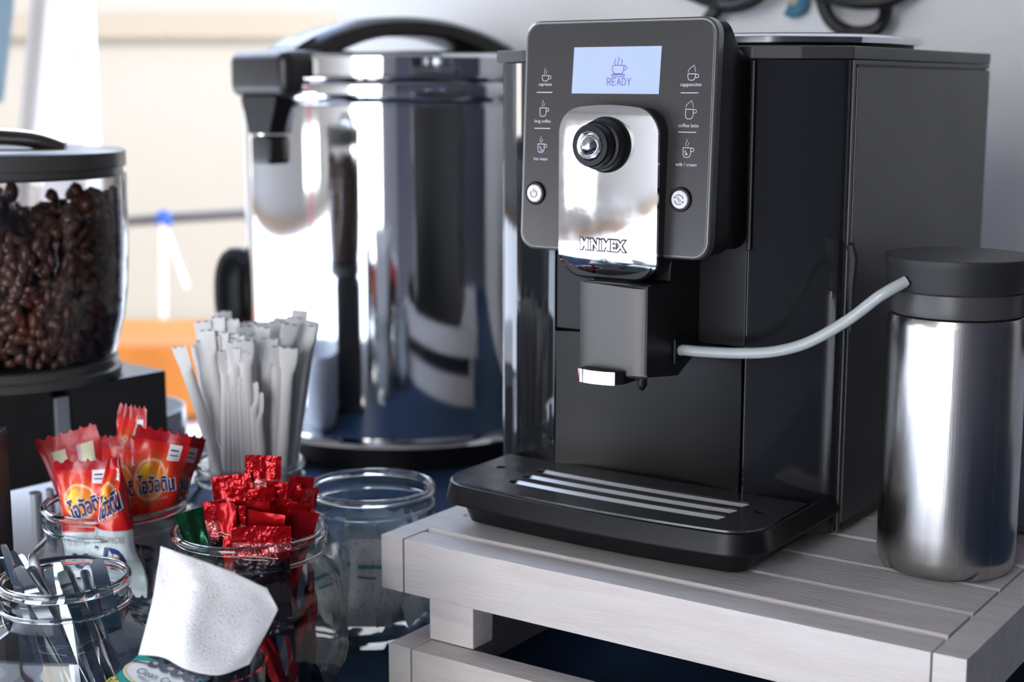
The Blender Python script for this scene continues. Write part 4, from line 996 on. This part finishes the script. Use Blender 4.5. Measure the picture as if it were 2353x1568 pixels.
# ---------------------------------------------------------------- metal stirrers
spec = [(8, 1252, -.18), (24, 1268, -.14), (45, 1275, -.10), (5, 1282, -.08), (74, 1272, -.02), (40, 1304, -.06), (72, 1302, .0), (112, 1305, .02), (132, 1292, .04), (152, 1300, .05), (140, 1312, .03), (193, 1310, .08), (203, 1300, .10), (221, 1284, .12), (58, 1308, -.03)]
for i, (px, py_, l_) in enumerate(spec):
    Yt = .945 + .02*((i*7) % 5-2)*.5; tp = at(px, py_, Yt)
    ft = JS + V((.030 + .010*((i*3) % 4-1.5) + (px-110)*.00012, -.012+.010*((i*5) % 4-1.5), .016))
    z = MB(); d = (tp-ft); L = d.length; d.normalize(); sd = V((1, .6*((i*5) % 3-1), 0)); sd = (sd-d*sd.dot(d)).normalized(); nn = d.cross(sd)
    w = .0045 if i not in (5, 6, 7, 13) else .0062; rings = []
    for t, ww in ((0, .8), (.3, .8), (.7, .95), (.93, 1), (.985, .85), (1, .5)):
        c_ = ft+d*L*t+nn*.003*sin(t*pi)
        rings.append([c_ - sd*w*ww*.8 - nn*.0006, c_ + sd*w*ww*.8 - nn*.0006, c_ + sd*w*ww*.8 + nn*.0006, c_ - sd*w*ww*.8 + nn*.0006])
    z.loft(rings, True, True)
    tag(z.build('metal_stirrer', M['stir'], None, org=ft, auto=30), ('broad flat' if w > .005 else 'narrow') + ' stainless steel stirrer standing in the faceted corner jar', 'stirrer', 'metal stirrers in the corner jar')

# ================================================================ TISSUE PACK
tg = thing('glass_tumbler', (-.197, .905, 0), 'clear tumbler holding up the tissue pack', 'glass')
z = MB(); z.lathe([(.001, 0), (.034, 0), (.036, .004), (.0415, .10), (.0395, .10), (.0345, .008), (.001, .007)], n=64); z.build('tumbler_body', M['glass'], tg)
# pack: a soft slab whose face leans back; u runs down-right, v runs down-left in the picture
A = at(322, 1502, .905); Bq = at(575, 1612, .862); Cq = at(150, 1612, .868)
eu = (Bq-A).normalized(); ev = (Cq-A); ev = (ev-eu*ev.dot(eu)).normalized(); en = eu.cross(ev).normalized()
if en.y > 0: en = -en
pl, pw_ = .105, .085
def pk(a, b, h=0.0):
    u, v = a/pl, b/pw_; bul = .006*sin(pi*min(1, max(0, u)))*sin(pi*min(1, max(0, v)))
    return A + eu*a + ev*b + en*(bul+h)
pack = thing('tissue_pack', A, 'teal wrapped tissue pack with a white tissue pulled out', 'tissue pack')
z = MB(); n = 14
top = [[z.v(pk(pl*i/n, pw_*j/n)) for i in range(n+1)] for j in range(n+1)]
bot = [[z.v(pk(pl*i/n, pw_*j/n, -.022*min(1, 4*min(i, n-i)/n)*min(1, 4*min(j, n-j)/n))) for i in range(n+1)] for j in range(n+1)]
for j in range(n):
    for i in range(n): z.f([top[j][i], top[j][i+1], top[j+1][i+1], top[j+1][i]]); z.f([bot[j][i], bot[j+1][i], bot[j+1][i+1], bot[j][i+1]])
bmesh.ops.remove_doubles(z.bm, verts=list(z.bm.verts), dist=.00005)
z.build('pack_wrapper', M['teal'], pack, org=A)
f2 = lambda h: (lambda a, b: pk(a, b, h))
def ell(cx, cy, ra, rb, n=36): return [(cx+ra*cos(2*pi*i/n), cy+rb*sin(2*pi*i/n)) for i in range(n)]
z = MB(); c_ = z.v(pk(.030, .013, .0007)); e0 = [z.v(pk(*p, .0007)) for p in ell(.030, .013, .030, .0125)]
for i in range(36): z.f([c_, e0[i], e0[(i+1) % 36]])
z.build('white_oval', M['white'], pack, org=A, recalc=False)
z = MB(); z.stroke([ell(.030, .013, .0285, .0112)[:30]], .0007, f2(.0011)); z.build('gold_line', M['yellow'], pack, org=A, recalc=False)
z = MB(); z.stroke([[(.002+.055*i/14, .0045+.004*(i/14*2-1)**2) for i in range(15)]], .0012, f2(.0012)); z.build('navy_curve', M['navy'], pack, org=A, recalc=False)
fT = lambda h: (lambda a, b: pk(a, -b, h))
z = MB(); put_text(z, 'Clean Care', .028, -.0135, .034, fT(.0013), bold=.005); z.build('lettering', mat('dark_grey_print', (.08, .09, .12), .5), pack, org=A, recalc=False)
z = MB(); put_text(z, 'Scott', .034, -.0005, .044, fT(.0014), bold=.035, shear=.3, hscale=1.0); z.build('brand_lettering', mat('dark_navy_print', (.006, .010, .04), .45), pack, org=A, recalc=False)
z = MB(); put_text(z, 'ป๊อบ', .028, -.034, .034, fT(.0013), bold=.06); z.build('letter_outline', M['navy'], pack, org=A, recalc=False)
z = MB(); put_text(z, 'ป๊อบ', .028, -.034, .032, fT(.0017), bold=.01); z.build('thai_lettering', M['white'], pack, org=A, recalc=False)
z = MB(); c_ = z.v(pk(.062, .018, .0016)); e0 = [z.v(pk(*p, .0016)) for p in ell(.062, .018, .0085, .0085, 24)]
for i in range(24): z.f([c_, e0[i], e0[(i+1) % 24]])
z.build('yellow_badge', M['yellow'], pack, org=A, recalc=False)
z = MB(); put_text(z, 'ชิ้น', .062, -.018, .009, fT(.002), bold=.03); z.build('badge_lettering', M['navy'], pack, org=A, recalc=False)
z = MB(); put_text(z, 'ปิ๊ก', .004, -.028, .009, fT(.0013), bold=.03); z.build('yellow_lettering', M['yellow'], pack, org=A, recalc=False)
# pulled tissue
TL, TM, TR, TR2 = at(369, 1256, .872), at(500, 1302, .862), at(614, 1352, .868), at(640, 1402, .872)
Rr, BR, BL = at(610, 1462, .868), at(573, 1528, .862), at(318, 1506, .868)
BM = at(430, 1540, .850)
z = MB(); uvl = z.bm.loops.layers.uv.new('UVMap'); nx, ny = 40, 40
topc = smooth([TL, TM, TR], 20)[:41]; rightc = [TR, TR2, Rr, BR]; leftc = smooth([TL, at(352, 1370, .868), BL], 20); botc = smooth([BL, at(375, 1512, .858), BM, at(505, 1552, .852), BR], 10)
def samp(P, t):
    x = t*(len(P)-1); i = min(int(x), len(P)-2); return P[i].lerp(P[i+1], x-i)
g = []
for j in range(ny+1):
    v = j/ny; row = []
    for i in range(nx+1):
        u = i/nx
        c0 = samp(topc, u); c1 = samp(botc, u); d0 = samp(leftc, v); d1_ = samp(rightc, v)
        p = c0*(1-v)+c1*v + d0*(1-u)+d1_*u - (topc[0]*(1-u)*(1-v)+topc[-1]*u*(1-v)+botc[0]*(1-u)*v+botc[-1]*u*v)
        edge = min(u, 1-u, v, 1-v)*4; edge = min(1, edge)
        p = p + V((0, -1, .2))*(.006*math.exp(-((u-.30-.10*v)/.13)**2) - .004*math.exp(-((u-.72)/.2)**2)*v)*edge + V((0, -1, 0))*.0015*noise.noise(V((u*4, v*4, 2)))
        row.append(z.v(p))
    g.append(row)
for j in range(ny):
    for i in range(nx):
        f = z.f([g[j][i], g[j+1][i], g[j+1][i+1], g[j][i+1]])
        for lp, (a, b) in zip(f.loops, ((i, j), (i, j+1), (i+1, j+1), (i+1, j))): lp[uvl].uv = (a/nx, b/ny)
ts = z.build('tissue_sheet', M['tissue'], pack, org=A, auto=0)
md = ts.modifiers.new('thick', 'SOLIDIFY'); md.thickness = .0006; md.offset = 1
# clear flap of the wrapper under the tissue
z = MB(); P4 = [at(300, 1500, .872), at(470, 1560, .866), at(440, 1500, .870)]

# ================================================================ WALL CABLES AND HOOK
def wl(x, z, d=.012): return W(x, .92-d, z)
def wpt(px, py_, d=.012):
    dd = at(px, py_, 1.0)-V((0, 0, CAMH)); n = EY; P0 = W(0, .92-d, 0); t = (P0-V((0, 0, CAMH))).dot(n)/dd.dot(n); return V((0, 0, CAMH))+dd*t
cb = thing('power_cable', wpt(1860, -40), 'coiled black power cable hanging on the wall above the machine', 'cable'); g0 = wpt(1860, -40)
def cab(P, r=.0062, d=.03):
    z = MB(); z.tube(smooth([wpt(a, b, d + (c if c else 0)) for a, b, c in P], 6), r, 10); return z
cab([(1880, -60, 0), (1890, 5, 0), (1912, 50, 0), (1950, 72, 0), (1990, 74, .01), (2022, 60, .01), (2036, 25, 0), (2030, -50, 0), (2005, -130, 0), (1950, -180, .005), (1890, -170, .01), (1855, -110, .01), (1880, -60, 0)], .0085).build('cable_loop', M['cable'], cb, org=g0)
cab([(1880, -10, .01), (1940, 0, .02), (1990, 6, .02), (2060, -5, .01), (2120, -60, 0), (2125, -140, 0), (2050, -205, .01), (1930, -212, .015), (1855, -150, .02), (1845, -70, .02), (1880, -10, .01)], .0085).build('cable_loop', M['cable'], cb, org=g0)
cab([(1800, -50, .02), (1730, 2, .02), (1680, 16, .01), (1650, 8, 0), (1600, -10, 0), (1500, -60, 0), (1480, -140, 0), (1560, -200, 0), (1700, -212, .01), (1800, -165, .02), (1822, -95, .02), (1800, -50, .02)], .0085).build('cable_loop', M['cable'], cb, org=g0)
cab([(1810, -150, .015), (1750, -90, .01), (1700, -30, 0), (1660, 10, 0), (1640, 30, .005), (1620, 60, .005), (1600, 100, .005), (1590, 220, .005), (1600, 420, 0), (1610, 700, 0)], .010).build('cable_loop', M['cable'], cb, org=g0)
hk = thing('wall_hook', wpt(1822, 0, .001), 'small blue plastic hook on the white wall above the machine', 'hook'); g0 = wpt(1822, 0, .001)
z = MB(); P_ = [wpt(1846, -170, .004), wpt(1848, -60, .008), wpt(1846, -10, .010), wpt(1842, 16, .014), wpt(1826, 28, .018), wpt(1806, 22, .022)]; z.tube(smooth(P_, 5), .0075, 10); z.build('hook_arm', M['hook'], hk, org=g0)
z = MB(); z.tube([wpt(1818, 6, .0), wpt(1818, 6, .006)], .006, 12); z.build('screw', M['plug'], hk, org=g0)
# pink strap hanging outdoors, mirrored in the urn
z = MB(); z.box((-1.42, 1.2, .0), (-1.38, 1.22, .9), .003); tag(z.build('hanging_strap', M['pink'], org=(-1.4, 1.21, 0)), 'pink strap hanging outside the frame to the left', 'strap')
